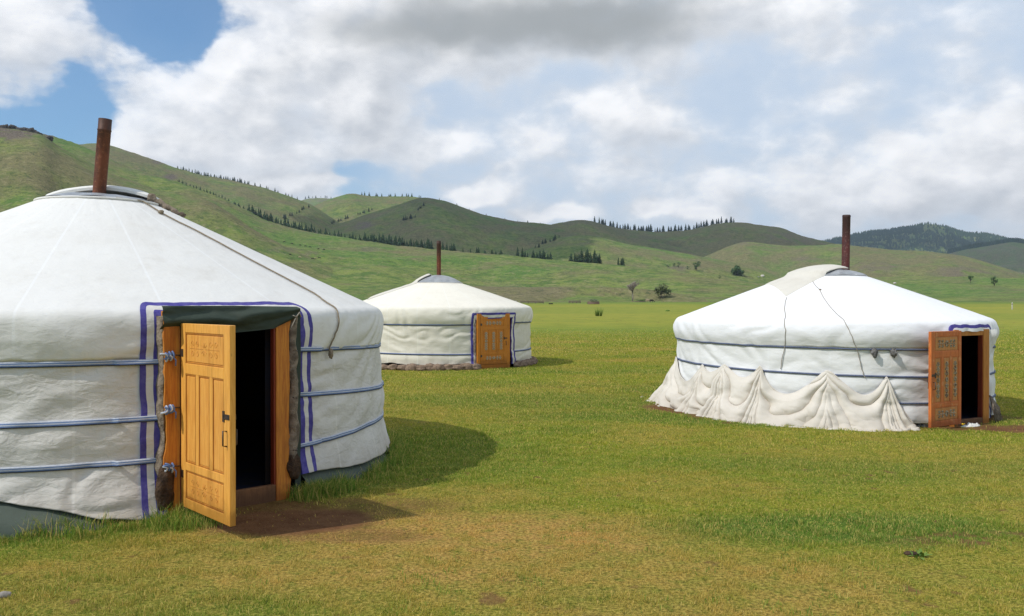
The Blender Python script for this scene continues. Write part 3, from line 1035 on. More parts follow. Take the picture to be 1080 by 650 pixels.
def strap(G, name, a0, a1, zf, w, mats, off=0.012, n=160, kinds=(0, 1, 0), parent=None, wr=True, zw=None):
    """flat woven strap lying on the cloth; zf(alpha) is its height"""
    a = np.linspace(a0, a1, n)
    z = zf(a)
    if callable(off):
        off = off(a)
    k = len(kinds)
    rows = []
    th = np.linspace(0, 1, k + 1)
    prof = [(-0.5, -0.012)] + [(t_ - 0.5, 0.004 * math.sin(math.pi * (0.12 + 0.76 * t_))) for t_ in th] + [(0.5, -0.012)]
    for (u, h) in prof:
        rows.append(G.P(a, z + u * w, off + h, wr=wr))
    P = np.stack(rows, 1)
    kk = (kinds[0],) + tuple(kinds) + (kinds[-1],)
    mb = MB()
    mb.grid(P, mi=lambda i, j: kk[j], smooth=True)
    return mb.build(name, mats, parent or G.root)


def surf_rope(G, name, pts, r, mat, off=0.012, wobble=0.006, loose_end=None):
    """thin rope over the cloth through (alpha, z) points"""
    A, Z = [], []
    for (p, q) in zip(pts[:-1], pts[1:]):
        for k in range(14):
            f = k / 14
            A.append(p[0] + (q[0] - p[0]) * f)
            Z.append(p[1] + (q[1] - p[1]) * f)
    A.append(pts[-1][0])
    Z.append(pts[-1][1])
    A, Z = np.array(A), np.array(Z)
    w = wobble * (vn(np.arange(len(A)) * 0.35, 3.3) - 0.5) * 2
    P = G.P(A + w / 2.0, Z, off + r, wr=True)
    mb = MB()
    mb.tube(P.tolist(), r, 6)
    return mb.build(name, mat, G.root)


def chimney(G, x, y, zb, zt, r, mat, tilt=(0, 0), seam=0.86):
    mb = MB()
    h = zt - zb
    n = 24
    zs = [0, 0.02, h * 0.5, h * seam - 0.012, h * seam - 0.008, h * seam, h * seam + 0.008, h * seam + 0.012, h]
    rs = [r * 1.02, r, r, r, r * 1.05, r * 1.06, r * 1.05, r, r * 1.01]
    ring = []
    for z, q in zip(zs, rs):
        ring.append([(q * math.cos(2 * math.pi * k / n), q * math.sin(2 * math.pi * k / n), z) for k in range(n)])
    for z, q in ((h, r * 0.9), (h - 0.35, r * 0.9)):
        ring.append([(q * math.cos(2 * math.pi * k / n), q * math.sin(2 * math.pi * k / n), z) for k in range(n)])
    P = np.array(ring).transpose(1, 0, 2)
    mb.grid(P, closed=True, flip=False)
    mb.box(r * 0.98, r * 1.03, -0.006, 0.006, 0.02, h * 0.97)
    o = mb.build('chimney', mat, G.root)
    o.location = (x, y, zb)
    o.rotation_euler = (tilt[1], tilt[0], 0)
    # soot collar where it passes the crown
    c = MB()
    c.tube([(0, 0, -0.02), (0, 0, 0.03)], [r * 1.7, r * 1.25], 18)
    cc = c.build('chimney_collar', M['soot'], o)
    return o


def crown(G, mat, ring_mat, hump=0.10):
    mb = MB()
    n = 64
    rr = np.linspace(0.02, 1.0, 12) * (G.rc + 0.03)
    P = np.zeros((n, len(rr), 3))
    for i in range(n):
        an = 2 * math.pi * i / n
        for j, r in enumerate(rr):
            z = G.zc + 0.015 + hump * (1 - (r / rr[-1]) ** 2) + 0.018 * (vn(math.cos(an) * 6 * r + 8, math.sin(an) * 6 * r, 2.0) - 0.5) + 0.012 * abs(math.sin(an * 4)) * (r / rr[-1])
            P[i, j] = (r * math.sin(an), -r * math.cos(an), z)
    mb.grid(P, closed=True)
    o = mb.build('crown_sheet', mat, G.root)
    rg = MB()
    pts = [((G.rc + 0.035) * math.cos(t), (G.rc + 0.035) * math.sin(t), G.zc + 0.012) for t in np.linspace(0, 2 * math.pi, 49)]
    rg.tube(pts, 0.012, 8, caps=False)
    rg.build('crown_ring', ring_mat, G.root)
    return o


def flap(G, quad, mat, hump=0.10, n=34, thick=0.035, over=0.03, name='crown_flap'):
    """folded roof cloth laid over the crown; quad = 4 corners in local xy"""
    c = [np.array(q, float) for q in quad]
    U, V = np.meshgrid(np.linspace(0, 1, n), np.linspace(0, 1, n), indexing='ij')
    XY = (c[0] * ((1 - U) * (1 - V))[..., None] + c[1] * (U * (1 - V))[..., None] + c[2] * (U * V)[..., None] + c[3] * ((1 - U) * V)[..., None])
    x, y = XY[..., 0], XY[..., 1]
    r = np.hypot(x, y)
    zcone = np.minimum(np.interp(r, G.pr[::-1], G.pz[::-1]), G.zc)
    zd = G.zc + 0.03 + hump * (1 - np.clip(r / (G.rc + 0.05), 0, 1) ** 2)
    z = np.where(r < G.rc + 0.04, np.maximum(zd, zcone), zcone)
    # pulled taut: smooth a little
    for _ in range(3):
        z[1:-1, 1:-1] = np.maximum(z[1:-1, 1:-1], (z[:-2, 1:-1] + z[2:, 1:-1] + z[1:-1, :-2] + z[1:-1, 2:]) / 4)
    zd0 = z
    e = np.minimum(np.minimum(U, 1 - U), np.minimum(V, 1 - V))
    top = z + over + 0.02 * (fbm(x * 4, y * 4, 2.0, 3) - 0.5) + thick * np.sqrt(np.clip(e / 0.05, 0, 1))
    bot = z + over * 0.3
    mb = MB()
    mb.grid(np.stack([x, y, top], -1), flip=False)
    mb.grid(np.stack([x, y, bot], -1), flip=True)
    # edges
    for ax in range(4):
        sl = [(slice(None), 0), (slice(None), -1), (0, slice(None)), (-1, slice(None))][ax]
        E_ = np.stack([np.stack([x[sl], y[sl], bot[sl]], -1), np.stack([x[sl], y[sl], top[sl]], -1)], 1)
        mb.grid(E_, flip=ax in (1, 2))
    return mb.build(name, mat, G.root)


def border(G, aL, aR, zT, zBl, zBr, cols, mats, off=0.02, topk=0.6, rad=0.10, wav=0.004):
    """coloured stripes round the doorway, running up, across and down.  cols: [(width, material index)]"""
    ds = [0.0]
    mi = []
    for w, m_ in cols:
        for k in range(2):
            ds.append(ds[-1] + w / 2)
            mi.append(m_)
    Rr = G.R + 0.05
    rows = []
    for d in ds:
        L, Rt, T = aL * Rr + d, aR * Rr - d, zT - d * topk
        q = max(0.02, rad - d * 0.6)
        path = [(L, z) for z in np.linspace(zBl, T - q, 60)]
        path += [(L + q * (1 - math.cos(t)), T - q + q * math.sin(t)) for t in np.linspace(0.1, math.pi / 2, 8)]
        path += [(x, T) for x in np.linspace(L + q, Rt - q * 1.6, 60)[1:]]
        path += [(Rt - q * 1.6 + q * 1.6 * math.sin(t), T - q * 1.6 + q * 1.6 * math.cos(t)) for t in np.linspace(0.1, math.pi / 2, 8)]
        path += [(Rt, z) for z in np.linspace(T - q * 1.6, zBr, 60)[1:]]
        rows.append(path)
    rows = np.array(rows)                      # (d, n, 2)
    s = np.arange(rows.shape[1])
    jit = wav * (fbm(s * 0.13, 2.0 + G.seed, 1.0, 3) - 0.5) * 4
    a = (rows[..., 0] + jit[None, :]) / Rr
    z = rows[..., 1] + 0.6 * jit[None, :]
    ripple = 0.010 * (fbm(s * 0.25, 7.0, 1.0, 3) - 0.5)
    P = G.P(a, z, off + ripple[None, :], wr=True)
    mb = MB()
    mb.grid(P.transpose(1, 0, 2), mi=lambda i, j: mi[j], flip=True)
    # turned edges so the strip has thickness
    for e in (0, -1):
        inn = G.P(a[e], z[e], off - 0.035, wr=True)
        mb.grid(np.stack([P[e], inn], 1), mi=mi[e], flip=(e == -1))
    return mb.build('door_trim', mats, G.root)


def spiral(mb, cx, cz, r, y, turns=1.3, sgn=1, rr=0.004, start=0.0):
    pts = []
    for k in range(22):
        f = k / 21
        an = start + sgn * f * turns * 2 * math.pi
        q = r * (1 - 0.85 * f)
        pts.append((cx + q * math.cos(an), y, cz + q * math.sin(an)))
    mb.tube(pts, rr, 5)


def ornament(mb, cx, cz, w, h, y, rr=0.004):
    """scroll ornament inside a rectangle"""
    s = min(w, h)
    k = 10
    for i in range(k):       # rosette
        an = 2 * math.pi * i / k
        mb.tube([(cx + 0.08 * s * math.cos(an), y, cz + 0.08 * s * math.sin(an)), (cx + 0.26 * s * math.cos(an), y, cz + 0.26 * s * math.sin(an))], rr * 1.2, 5)
    if w > h:
        for sx in (-1, 1):
            for j in (0.30, 0.62):
                for sz in (-1, 1):
                    spiral(mb, cx + sx * w * 0.5 * (j + 0.12), cz + sz * h * 0.16, s * 0.14, y, 1.2, sx * sz, rr, math.pi if sx < 0 else 0)
            mb.tube([(cx + sx * s * 0.3, y, cz), (cx + sx * w * 0.47, y, cz)], rr, 5)
    else:
        for sz in (-1, 1):
            for j in (0.22, 0.46, 0.7):
                for sx in (-1, 1):
                    spiral(mb, cx + sx * w * 0.16, cz + sz * h * 0.5 * (j + 0.1), s * 0.20, y, 1.2, sx * sz, rr, math.pi / 2 * sz)
            mb.tube([(cx, y, cz + sz * s * 0.3), (cx, y, cz + sz * h * 0.46)], rr, 5)


def door_leaf(G, w, h, mats, orn=None, orn_mat=None, orn_r=0.004, loc=(0, 0, 0), rz=0.0, both=False, latch=True):
    """panelled door: rails and stiles, five sunk panels with mouldings, ornaments, latch, hinges. x from hinge, front is -y"""
    D = 0.045
    st = 0.085 * w / 0.88
    br = 0.10
    z1, z2 = h * 0.205, h * 0.735      # rails between bottom / middle / top panels
    f = MB()
    y0, y1 = -D / 2, D / 2
    f.box(0, st, y0, y1, 0, h)
    f.box(w - st * 1.25, w, y0, y1, 0, h)
    xl, xr = st, w - st * 1.25
    f.box(xl, xr, y0 + .001, y1 - .001, 0, br * 0.75)
    f.box(xl, xr, y0 + .001, y1 - .001, h - br * 0.7, h)
    f.box(xl, xr, y0 + .001, y1 - .001, z1, z1 + br * 0.62)
    f.box(xl, xr, y0 + .001, y1 - .001, z2 - br * 0.1, z2 + br * 0.72)
    mz0, mz1 = z1 + br * 0.62, z2 - br * 0.1
    mw = (xr - xl)
    mull = 0.055
    pw = (mw - 2 * mull) / 3
    for k in (1, 2):
        x = xl + k * pw + (k - 1) * mull
        f.box(x, x + mull, y0 + .002, y1 - .002, mz0, mz1)
    leaf = f.build('door', mats[0], G.root, bevel=0.004)
    leaf.location = loc
    leaf.rotation_euler = (0, 0, rz)
    rects = [(xl, xr, br * 0.75, z1)] + [(xl + k * (pw + mull), xl + k * (pw + mull) + pw, mz0, mz1) for k in range(3)] + [(xl, xr, z2 + br * 0.72, h - br * 0.7)]
    for (a, b_, c, d) in rects:
        p = MB()
        t = 0.011
        p.box(a - .004, b_ + .004, -t, t, c - .004, d + .004)
        g = 0.018
        p.box(a + g, b_ - g, -t - 0.006, t + 0.006, c + g, d - g)
        po = p.build('door_panel', mats[1], leaf, bevel=0.003)
        md = MB()
        for yy in (-1, 1):
            e = 0.010
            for (q0, q1, q2, q3) in ((a, b_, c, c + e), (a, b_, d - e, d), (a, a + e, c, d), (b_ - e, b_, c, d)):
                ya, yb = sorted((yy * t * 1.02, yy * (t + 0.007)))
                md.box(q0, q1, ya, yb, q2, q3)
        md.build('moulding', mats[2], po)
        if orn:
            om = MB()
            for yy in ((-1, 1) if both else (-1,)):
                ornament(om, (a + b_) / 2, (c + d) / 2, (b_ - a) * 0.82, (d - c) * 0.86, yy * (t + 0.007), orn_r)
            if orn == 'ends' and (b_ - a) < (d - c):
                pass
            else:
                om.build('carving', orn_mat, po)
    if latch:
        l = MB()
        for yy in (-1, 1):
            ya, yb = sorted((yy * D / 2, yy * (D / 2 + 0.006)))
            l.box(w - 0.10, w - 0.005, ya, yb, h * 0.53, h * 0.555)
            l.box(w - 0.115, w - 0.085, ya, yb, h * 0.515, h * 0.57)
            l.tube([(w - 0.05, yy * (D / 2), h * 0.47), (w - 0.05, yy * (D / 2 + 0.03), h * 0.475), (w - 0.05, yy * (D / 2 + 0.03), h * 0.40), (w - 0.05, yy * (D / 2), h * 0.395)], 0.006, 6)
        l.build('latch', M['iron'], leaf)
    for z in (h * 0.18, h * 0.84):
        hg = MB()
        hg.tube([(-0.008, 0, z - 0.04), (-0.008, 0, z + 0.04)], 0.009, 8)
        hg.box(-0.004, 0.05, y0 - .003, y0, z - 0.03, z + 0.03)
        hg.build('hinge', M['iron'], leaf)
    return leaf


def door_frame(G, x0, x1, jw, zt, yd, depth, mats, th=0.13, wavy=0.0):
    """two jambs, header and threshold"""
    y0, y1 = yd - depth, yd + 0.02
    f = MB()
    for (a, b_, sg) in ((x0, x0 + jw[0], -1), (x1 - jw[1], x1, 1)):
        n = 26
        zs = np.linspace(-0.05, zt, n)
        outer = (a if sg < 0 else b_) + sg * wavy * (fbm(zs * 5, sg * 3.0, 1.0, 3) - 0.5) * 2
        inner = np.full(n, b_ if sg < 0 else a)
        P = []
        for k in range(n):
            xa, xb = (outer[k], inner[k]) if sg < 0 else (inner[k], outer[k])
            P.append([(xa, y0, zs[k]), (xb, y0, zs[k]), (xb, y1, zs[k]), (xa, y1, zs[k]), (xa, y0, zs[k])])
        f.grid(np.array(P), smooth=False)
        f.add(P[-1][:4], [(0, 1, 2, 3)], 0, False)
    f.box(x0 + jw[0], x1 - jw[1], y0 + .004, y1, zt - 0.09, zt - .002)
    o = f.build('door_frame', mats[0], G.root)
    s_ = MB()
    s2_ = MB()
    s_.box(x1 - jw[1] - 0.018, x1 - jw[1] - 0.001, y0 + 0.012, y1 - .004, th, zt - 0.092)
    s2_.box(x0 + jw[0] + 0.001, x0 + jw[0] + 0.018, y0 + 0.03, y1 - .004, th, zt - 0.092)
    s_.build('door_stop', mats[1], o)
    s2_.build('door_stop', mats[1], o)
    t_ = MB()
    t_.box(x0 + jw[0] - .001, x1 - jw[1] + .001, y0 + .006, y1 - .01, -0.05, th)
    t_.build('threshold', mats[2], G.root, bevel=0.008)
    return o


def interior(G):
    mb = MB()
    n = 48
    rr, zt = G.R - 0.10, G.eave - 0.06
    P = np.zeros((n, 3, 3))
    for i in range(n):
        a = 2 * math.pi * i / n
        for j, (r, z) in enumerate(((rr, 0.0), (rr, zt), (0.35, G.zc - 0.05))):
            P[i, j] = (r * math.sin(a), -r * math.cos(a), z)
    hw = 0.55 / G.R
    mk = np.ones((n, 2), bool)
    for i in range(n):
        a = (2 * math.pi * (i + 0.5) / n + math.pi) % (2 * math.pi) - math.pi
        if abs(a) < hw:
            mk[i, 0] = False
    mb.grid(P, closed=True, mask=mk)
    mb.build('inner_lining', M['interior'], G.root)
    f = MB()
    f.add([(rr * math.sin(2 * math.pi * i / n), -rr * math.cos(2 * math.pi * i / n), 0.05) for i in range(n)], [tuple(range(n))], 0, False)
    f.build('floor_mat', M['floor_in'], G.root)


def felt_strip(G, name, x0, x1, z0, z1, y, mat, seed=0.0, th=0.05):
    """raw ragged edge of felt beside the jamb"""
    n, m_ = 60, 9
    zs = np.linspace(z0, z1, n)
    rows = []
    for k in range(n):
        a = x0 + 0.035 * (fbm(zs[k] * 6, seed, 1.0, 4) - 0.5) * 2
        b_ = x1 + 0.035 * (fbm(zs[k] * 7, seed + 5, 1.0, 4) - 0.5) * 2
        r = []
        for j in range(m_):
            f = j / (m_ - 1)
            yy = y - th * math.sin(math.pi * f) ** 0.6 - 0.02 * (fbm(zs[k] * 14, f * 3 + seed, 2.0, 3) - 0.5) + 0.02 * (1 if j in (0, m_ - 1) else 0)
            r.append((a + (b_ - a) * f, yy, zs[k]))
        r.append((b_, y + 0.08, zs[k]))
        r.insert(0, (a, y + 0.08, zs[k]))
        rows.append(r)
    mb = MB()
    mb.grid(np.array(rows))
    return mb.build(name, mat, G.root)


def knot(G, p, mats, parent, s=1.0, toward=(1, 0, 0)):
    rk = random.Random(int(abs(p[2]) * 977))
    """loops of strap tied round a peg"""
    mb = MB()
    p = Vector(p)
    for k in range(5):
        ax = Vector((rk.gauss(0, 1), rk.gauss(0, 0.4), rk.gauss(0, 1))).normalized()
        ct, st_ = math.cos(rk.uniform(-0.9, 0.9)), math.sin(rk.uniform(-0.9, 0.9))
        c = p + Vector((0.013 * s * (k - 2), -0.008 - 0.004 * (k % 2), rk.uniform(-0.012, 0.012)))
        pts = []
        for q in range(13):
            an = 2 * math.pi * q / 12
            u_, v_ = 0.012 * math.cos(2 * an), 0.030 * s * math.sin(an)
            pts.append(c + Vector((u_ * ct - v_ * st_, 0.016 * s * math.cos(an), u_ * st_ + v_ * ct)))
        mb.tube(pts, 0.0075 * s, 6, mi=(0 if k % 3 else 1))
    mb.tube([p + Vector((0.03, -0.02, 0)), p + Vector((0.05, -0.035, -0.03)), p + Vector((0.045, -0.04, -0.075))], 0.006 * s, 5, mi=0)
    o = mb.build('strap_knot', mats, parent)
    h = MB()
    t = Vector(toward)
    h.tube([p + t * 0.02, p + t * 0.05 + Vector((0, -0.02, 0.01)), p + t * 0.09 + Vector((0, -0.01, 0.006)), p + t * 0.10 + Vector((0, 0.03, 0))], 0.006, 6)
    h.build('peg', M['iron'], parent)
    return o
D2R = math.pi / 180
PIN = 0.012


def prof_for(R, rz, hem, eave, zc, rc, flare=0.10, puff=0.05, sag=0.0, sh=0.10):
    p = [(-0.05, R + flare), (0.15, R + flare * 0.7)]
    zs = [0.0] + sorted(rz)
    last = 0.15
    for z in sorted(rz):
        if z < hem:
            p += [((last + z) / 2, R + flare * 0.35 * (1 - z / 1.5) + 0.022), (z, R + flare * 0.3 * (1 - z / 1.5) - 0.01)]
            last = z
    p += [(hem, R + 0.005), (hem + 0.05, R + puff * 0.7), ((hem + eave) / 2, R + puff * 1.15), (eave - 0.06, R + puff * 0.9), (eave, R + puff * 0.5), (eave + sh * 0.5, R - sh)]
    n = 6
    for k in range(1, n + 1):
        f = k / n
        p.append((eave + sh * 0.5 + (zc - eave - sh * 0.5) * (f + sag * f * (1 - f)), (R - sh) + (rc - R + sh) * f))
    p.append((zc + 0.4, rc - 0.5))
    return p


# ================================================================== near ger on the left
G1Z = [0.43, 0.88, 1.30]
G1 = Ger((-4.53, 9.36), 3.05, 45, 0.0, prof_for(3.03, [0.43, 0.88, 1.30], 1.30, 1.64, 2.80, 0.58, 0.15, 0.03, 0.02, 0.07), 1.27, 2.80, 0.58, 1.64)
tag(G1.root, 'nearest and largest white canvas ger on the left with an open yellow orange door', 'ger', 'gers on the meadow')
aL, aR = -10.6 * D2R, 12.6 * D2R
HEM1 = ([-180, -60, -31.8, -24, -19, -13, 0, 13, 25, 60, 180], [0.10, 0.2, 0.25, 0.16, 0.06, 0.03, 0.03, 0.19, 0.13, 0.09, 0.10])
hem1 = lambda a: np.interp(a / D2R, *HEM1) + 0.05 * (fbm(np.cos(a) * 9, np.sin(a) * 9, 1.0, 3) - 0.5)
cover(G1, 'wall_canvas', M['canvas1'], hem1, 1.36, 900, 120, mask=(aR, 1.7, aL), gather=(1.30, 0.008, 0.12))
cover(G1, 'roof_canvas', M['roof1'], lambda a: 1.285 + 0.03 * (fbm(np.cos(a) * 14, np.sin(a) * 14, 1.0, 3) - 0.5), 2.82, 900, 150, mask=(aR, 1.615, aL), off=0.012, gather=(1.32, 0.012, 0.10))
# tarp skirt below the canvas
def skirt(G, name, mat, f_top, out, z0=-0.03, n=500, mask=None, amp=1.0, hem=None):
    a = np.linspace(-math.pi, math.pi, n + 1)[:-1]
    rows = np.linspace(0, 1, 12)
    A = a[:, None] + 0 * rows[None]
    zt = f_top(a)[:, None]
    Z = zt + (z0 - zt) * rows[None]
    hz = (hem if hem is not None else (lambda q: 0.2 + 0 * q))(a)[:, None]
    low = sstep(hz - Z, -0.02, 0.12)
    o = -0.06 + (out(a)[:, None] + 0.04) * low + amp * 0.05 * (fbm(np.cos(A) * 11, np.sin(A) * 11, Z * 4, 3) - 0.5) * low
    r = G.rad(Z) + o
    P = np.stack([r * np.sin(A), -r * np.cos(A), Z], -1)
    mk = None
    if mask:
        mk = np.repeat(~((a > mask[0]) & (a < mask[1]))[:, None], 11, 1)
    mb = MB()
    mb.grid(P, closed=True, mask=mk)
    return mb.build(name, mat, G.root)


skirt(G1, 'tarp_skirt', M['skirt'], lambda a: 0.42 + 0 * a, lambda a: 0.05 + 0.12 * np.exp(-((a / D2R + 40) / 25) ** 2), mask=(aL, aR), hem=hem1)
for i, (z, w) in enumerate(((1.30, 0.046), (0.875, 0.046), (0.41, 0.046))):
    zz = [1.31, 0.895, 0.425][i]
    zr = [1.255, 0.80, 0.47][i]
    zl = [1.32, 0.905, 0.465][i]
    f = lambda a, zz=zz, zr=zr, zl=zl: np.interp(a / D2R, [-180, -40, -10.5, 10.5, 45, 90, 180], [zr, zl, zz - 0.01, zz, zr, zr, zr])
    strap(G1, 'strap', aR - 0.028, 2 * math.pi + aL + 0.015, f, w, [M['strap_blue'], M['strap_white'], M['strap_dark']], off=lambda a: 0.010 + 0.024 * ((a < 18 * D2R) | (a > 2 * math.pi - 17 * D2R)), n=900, kinds=(2, 0, 1, 0, 1))
YD = G1.R + 0.06
for zz in (1.30, 0.885, 0.42):
    knot(G1, (-0.575, -YD - 0.03, zz), [M['strap_blue'], M['strap_white']], G1.root, 1.0, (1, 0, 0))
    pg = MB()
    pg.tube([(0.60, -YD + 0.01, zz), (0.565, -YD - 0.035, zz), (0.54, -YD - 0.03, zz + 0.004), (0.53, -YD + 0.02, zz)], 0.006, 6)
    pg.build('peg', M['iron'], G1.root)
border(G1, -13.7 * D2R, 15.6 * D2R, 1.715, 0.02, 0.18, [(0.045, 1), (0.055, 0), (0.075, 1)], [M['canvas1'], M['blue_trim']], off=0.020, topk=0.62, rad=0.07, wav=0.006)
door_frame(G1, -0.60, 0.515, (0.13, 0.13), 1.66, -(G1.R + 0.02), 0.05, (M['jamb1'], M['redwood'], M['threshold']), th=0.14, wavy=0.03)
door_leaf(G1, 0.885, 1.455, (M['wood1'], M['panel1'], M['mould_shade1']), orn='ends', orn_mat=M['carve1'], orn_r=0.0014, loc=(-0.452, -(G1.R + 0.10), 0.105), rz=-(92) * D2R)
felt_strip(G1, 'felt_edge', -0.615, -0.572, 0.05, 1.62, -(G1.R + 0.0), M['felt'], 1.0, 0.05)
felt_strip(G1, 'felt_edge', 0.505, 0.605, 0.30, 1.60, -(G1.R + 0.045), M['felt'], 8.0, 0.05)
# bundles of felt at the foot of the jambs
def lump(G, name, c, r, mat, seed=0.0, parent=None, rough=0.35):
    n, m_ = 28, 18
    P = np.zeros((n, m_, 3))
    for i in range(n):
        for j in range(m_):
            a, b_ = 2 * math.pi * i / n, math.pi * j / (m_ - 1)
            d = np.array([math.sin(b_) * math.cos(a), math.sin(b_) * math.sin(a), math.cos(b_)])
            k = 1 + rough * (float(fbm(d[0] * 2 + seed, d[1] * 2, d[2] * 2 + seed, 4)) - 0.5) * 2
            P[i, j] = np.array(c) + d * np.array(r) * k
    mb = MB()
    mb.grid(P, closed=True, flip=True)
    return mb.build(name, mat, parent if parent is not None else (G.root if G else None))


lump(G1, 'felt_bundle', (-0.585, -(G1.R + 0.06), 0.25), (0.075, 0.055, 0.20), M['dark_felt'], 3.0)
lump(G1, 'felt_bundle', (0.555, -(G1.R + 0.06), 0.28), (0.07, 0.055, 0.13), M['dark_felt'], 9.0)
# dark green cloth rolled up under the lintel
def valance(G, x0, x1, zt, zb, y, mat, sagk=0.03, th=0.05):
    nx, nv = 90, 20
    P = np.zeros((nx, nv, 3))
    for i in range(nx):
        f = i / (nx - 1)
        x = x0 + (x1 - x0) * f
        b_ = np.interp(f, [0, 0.12, 0.45, 0.8, 1.0], zb)
        t_ = np.interp(f, [0, 0.5, 1.0], zt)
        for j in range(nv):
            v = j / (nv - 1)
            bul = th * math.sin(math.pi * min(1, v * 1.05)) ** 0.7
            fold = 0.018 * math.sin(9 * v + 5 * f + 2.5 * float(fbm(f * 6, v * 3, 1.0, 2))) + 0.02 * (float(fbm(f * 9, v * 5, 4.0, 3)) - 0.5)
            zz = t_ + (b_ - t_) * v - sagk * math.sin(math.pi * f) * v
            P[i, j] = (x, y - bul - fold, zz)
    mb = MB()
    mb.grid(P, flip=True)
    return mb.build('door_valance', mat, G.root)


valance(G1, -0.62, 0.60, (1.70, 1.70, 1.69), (1.515, 1.525, 1.50, 1.52, 1.60), -(G1.R + 0.065), M['green_cloth'])
gs = MB()
ga = np.linspace(0.595, 0.66, 5)
gz = np.linspace(0.06, 1.66, 40)
gp = np.array([[(x + 0.012 * float(fbm(z * 4, x * 5, 1, 3) - 0.5), -math.sqrt(G1.R ** 2 - x * x) - 0.075 - 0.015 * float(fbm(z * 6, x * 30, 2, 3)), z) for x in ga] for z in gz])
gs.grid(gp)
gs.build('lining_edge', M['green_cloth'], G1.root)
cord = MB()
cord.tube([(0.50, -(G1.R + 0.15), 1.615), (0.53, -(G1.R + 0.16), 1.60), (0.55, -(G1.R + 0.15), 1.62), (0.52, -(G1.R + 0.155), 1.58), (0.49, -(G1.R + 0.15), 1.52), (0.48, -(G1.R + 0.14), 1.49)], 0.004, 6)
cord.tube([(0.53, -(G1.R + 0.16), 1.60), (0.56, -(G1.R + 0.16), 1.64), (0.58, -(G1.R + 0.15), 1.60)], 0.006, 6)
cord.build('tie_cord', M['rope_pale'], G1.root)
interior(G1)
crown(G1, M['plastic'], M['flapwhite'], 0.10)
chimney(G1, 0, 0, 2.86, 3.74, 0.068, M['rust'], (0.06, 0.06))
flap(G1, [G1.local(-6.1, 9.25), G1.local(-3.95, 9.50), G1.local(-3.8, 10.4), G1.local(-5.8, 10.4)], M['flapwhite'], 0.13, thick=0.035, over=0.045)
tr = [G1.hit(px, py) for px, py in ((122, 211), (150, 215), (169, 227), (210, 248), (289, 290), (330, 312), (348, 325))]
surf_rope(G1, 'roof_rope', [(a, z) for a, z, r in tr] + [(G1.hit(352, 336)[0], 1.52), (G1.hit(346, 360)[0], 1.36), (G1.hit(344, 378)[0], 1.22)], 0.0075, M['rope'], off=0.02)
ka, kz, kr = G1.hit(169, 227)
kp = G1.P(np.array([ka]), np.array([kz]), 0.035)[0]
lump(G1, 'rope_knot', tuple(kp), (0.03, 0.03, 0.022), M['rope'], 2.0)
ka = G1.hit(344, 372)[0]
kp = G1.P(np.array([ka]), np.array([1.24]), 0.05)[0]
lump(G1, 'rope_knot', tuple(kp), (0.022, 0.022, 0.05), M['rope'], 4.0)
fr = [G1.hit(px, py) for px, py in ((156, 211), (176, 220), (200, 231))]
frp = [G1.P(np.array([a]), np.array([z]), 0.03)[0] for a, z, r in fr]
fm = MB()
pp = [frp[0] + (frp[-1] - frp[0]) * t_ for t_ in np.linspace(0, 1, 14)]
fm.tube([tuple(p + np.array([0, 0, 0.012 * math.sin(i * 1.7)])) for i, p in enumerate(pp)], [0.05 + 0.012 * math.sin(i * 2.1) - 0.0022 * i for i in range(14)], 10)
fm.build('felt_roll', M['felt'], G1.root)

# ================================================================== middle ger
G2 = Ger((-2.1, 24.5), 2.61, 38, 0.05, prof_for(2.61, [0.36, 1.14], 1.14, 1.55, 2.23, 0.64, 0.06, 0.05, 0.05), 1.12, 2.23, 0.64, 1.55)
tag(G2.root, 'cream coloured ger farthest away in the middle with its bright orange door shut', 'ger', 'gers on the meadow')
a2 = (-11.3 * D2R, 13.2 * D2R)
cover(G2, 'wall_canvas', M['canvas2'], lambda a: 0.10 + 0.10 * (fbm(np.cos(a) * 8, np.sin(a) * 8, 1, 3) - 0.5), 1.18, 480, 60, mask=(a2[1], 1.7, a2[0]))
cover(G2, 'roof_canvas', M['roof2'], lambda a: 1.13 + 0.03 * (fbm(np.cos(a) * 12, np.sin(a) * 12, 1, 3) - 0.5), 2.25, 480, 90, mask=(a2[1], 1.36, a2[0]), off=0.015)
for zz in (1.135, 0.36):
    strap(G2, 'strap', a2[1] + 0.01, 2 * math.pi + a2[0] - 0.01, lambda a, zz=zz: zz + 0.02 * np.sin(a * 1.7 + zz), 0.035, [M['strap_dark'], M['strap_blue']], off=0.014, n=300, kinds=(0, 0, 1))
border(G2, -14.8 * D2R, 16.6 * D2R, 1.42, 0.0, 0.05, [(0.06, 1), (0.07, 0), (0.03, 1)], [M['canvas2'], M['blue_trim']], off=0.035, topk=0.9, rad=0.05, wav=0.012)
door_frame(G2, -0.56, 0.50, (0.09, 0.09), 1.40, -(G2.R + 0.02), 0.05, (M['wood2'], M['redwood'], M['wood2']), th=0.07)
door_leaf(G2, 0.87, 1.24, (M['wood2'], M['wood2'], M['wood2']), orn='all', orn_mat=M['ornament2'], orn_r=0.009, loc=(-0.465, -(G2.R + 0.055), 0.075), rz=0.0)
felt_strip(G2, 'felt_edge', -0.62, -0.56, 0.0, 1.30, -(G2.R - 0.01), M['felt'], 5.0, 0.04)
interior(G2)
crown(G2, M['plastic'], M['flapcream'], 0.23)
chimney(G2, 0, 0, 2.36, 3.46, 0.062, M['rust'], (0.0, 0.0), seam=0.93)
q0 = G2.local(-2.35, 24.3); q1 = G2.local(-4.0, 23.6); q2 = G2.local(-4.1, 24.9); q3 = G2.local(-2.3, 25.2)
flap(G2, [q0, q3, q2, q1], M['flapcream'], 0.25, thick=0.03)

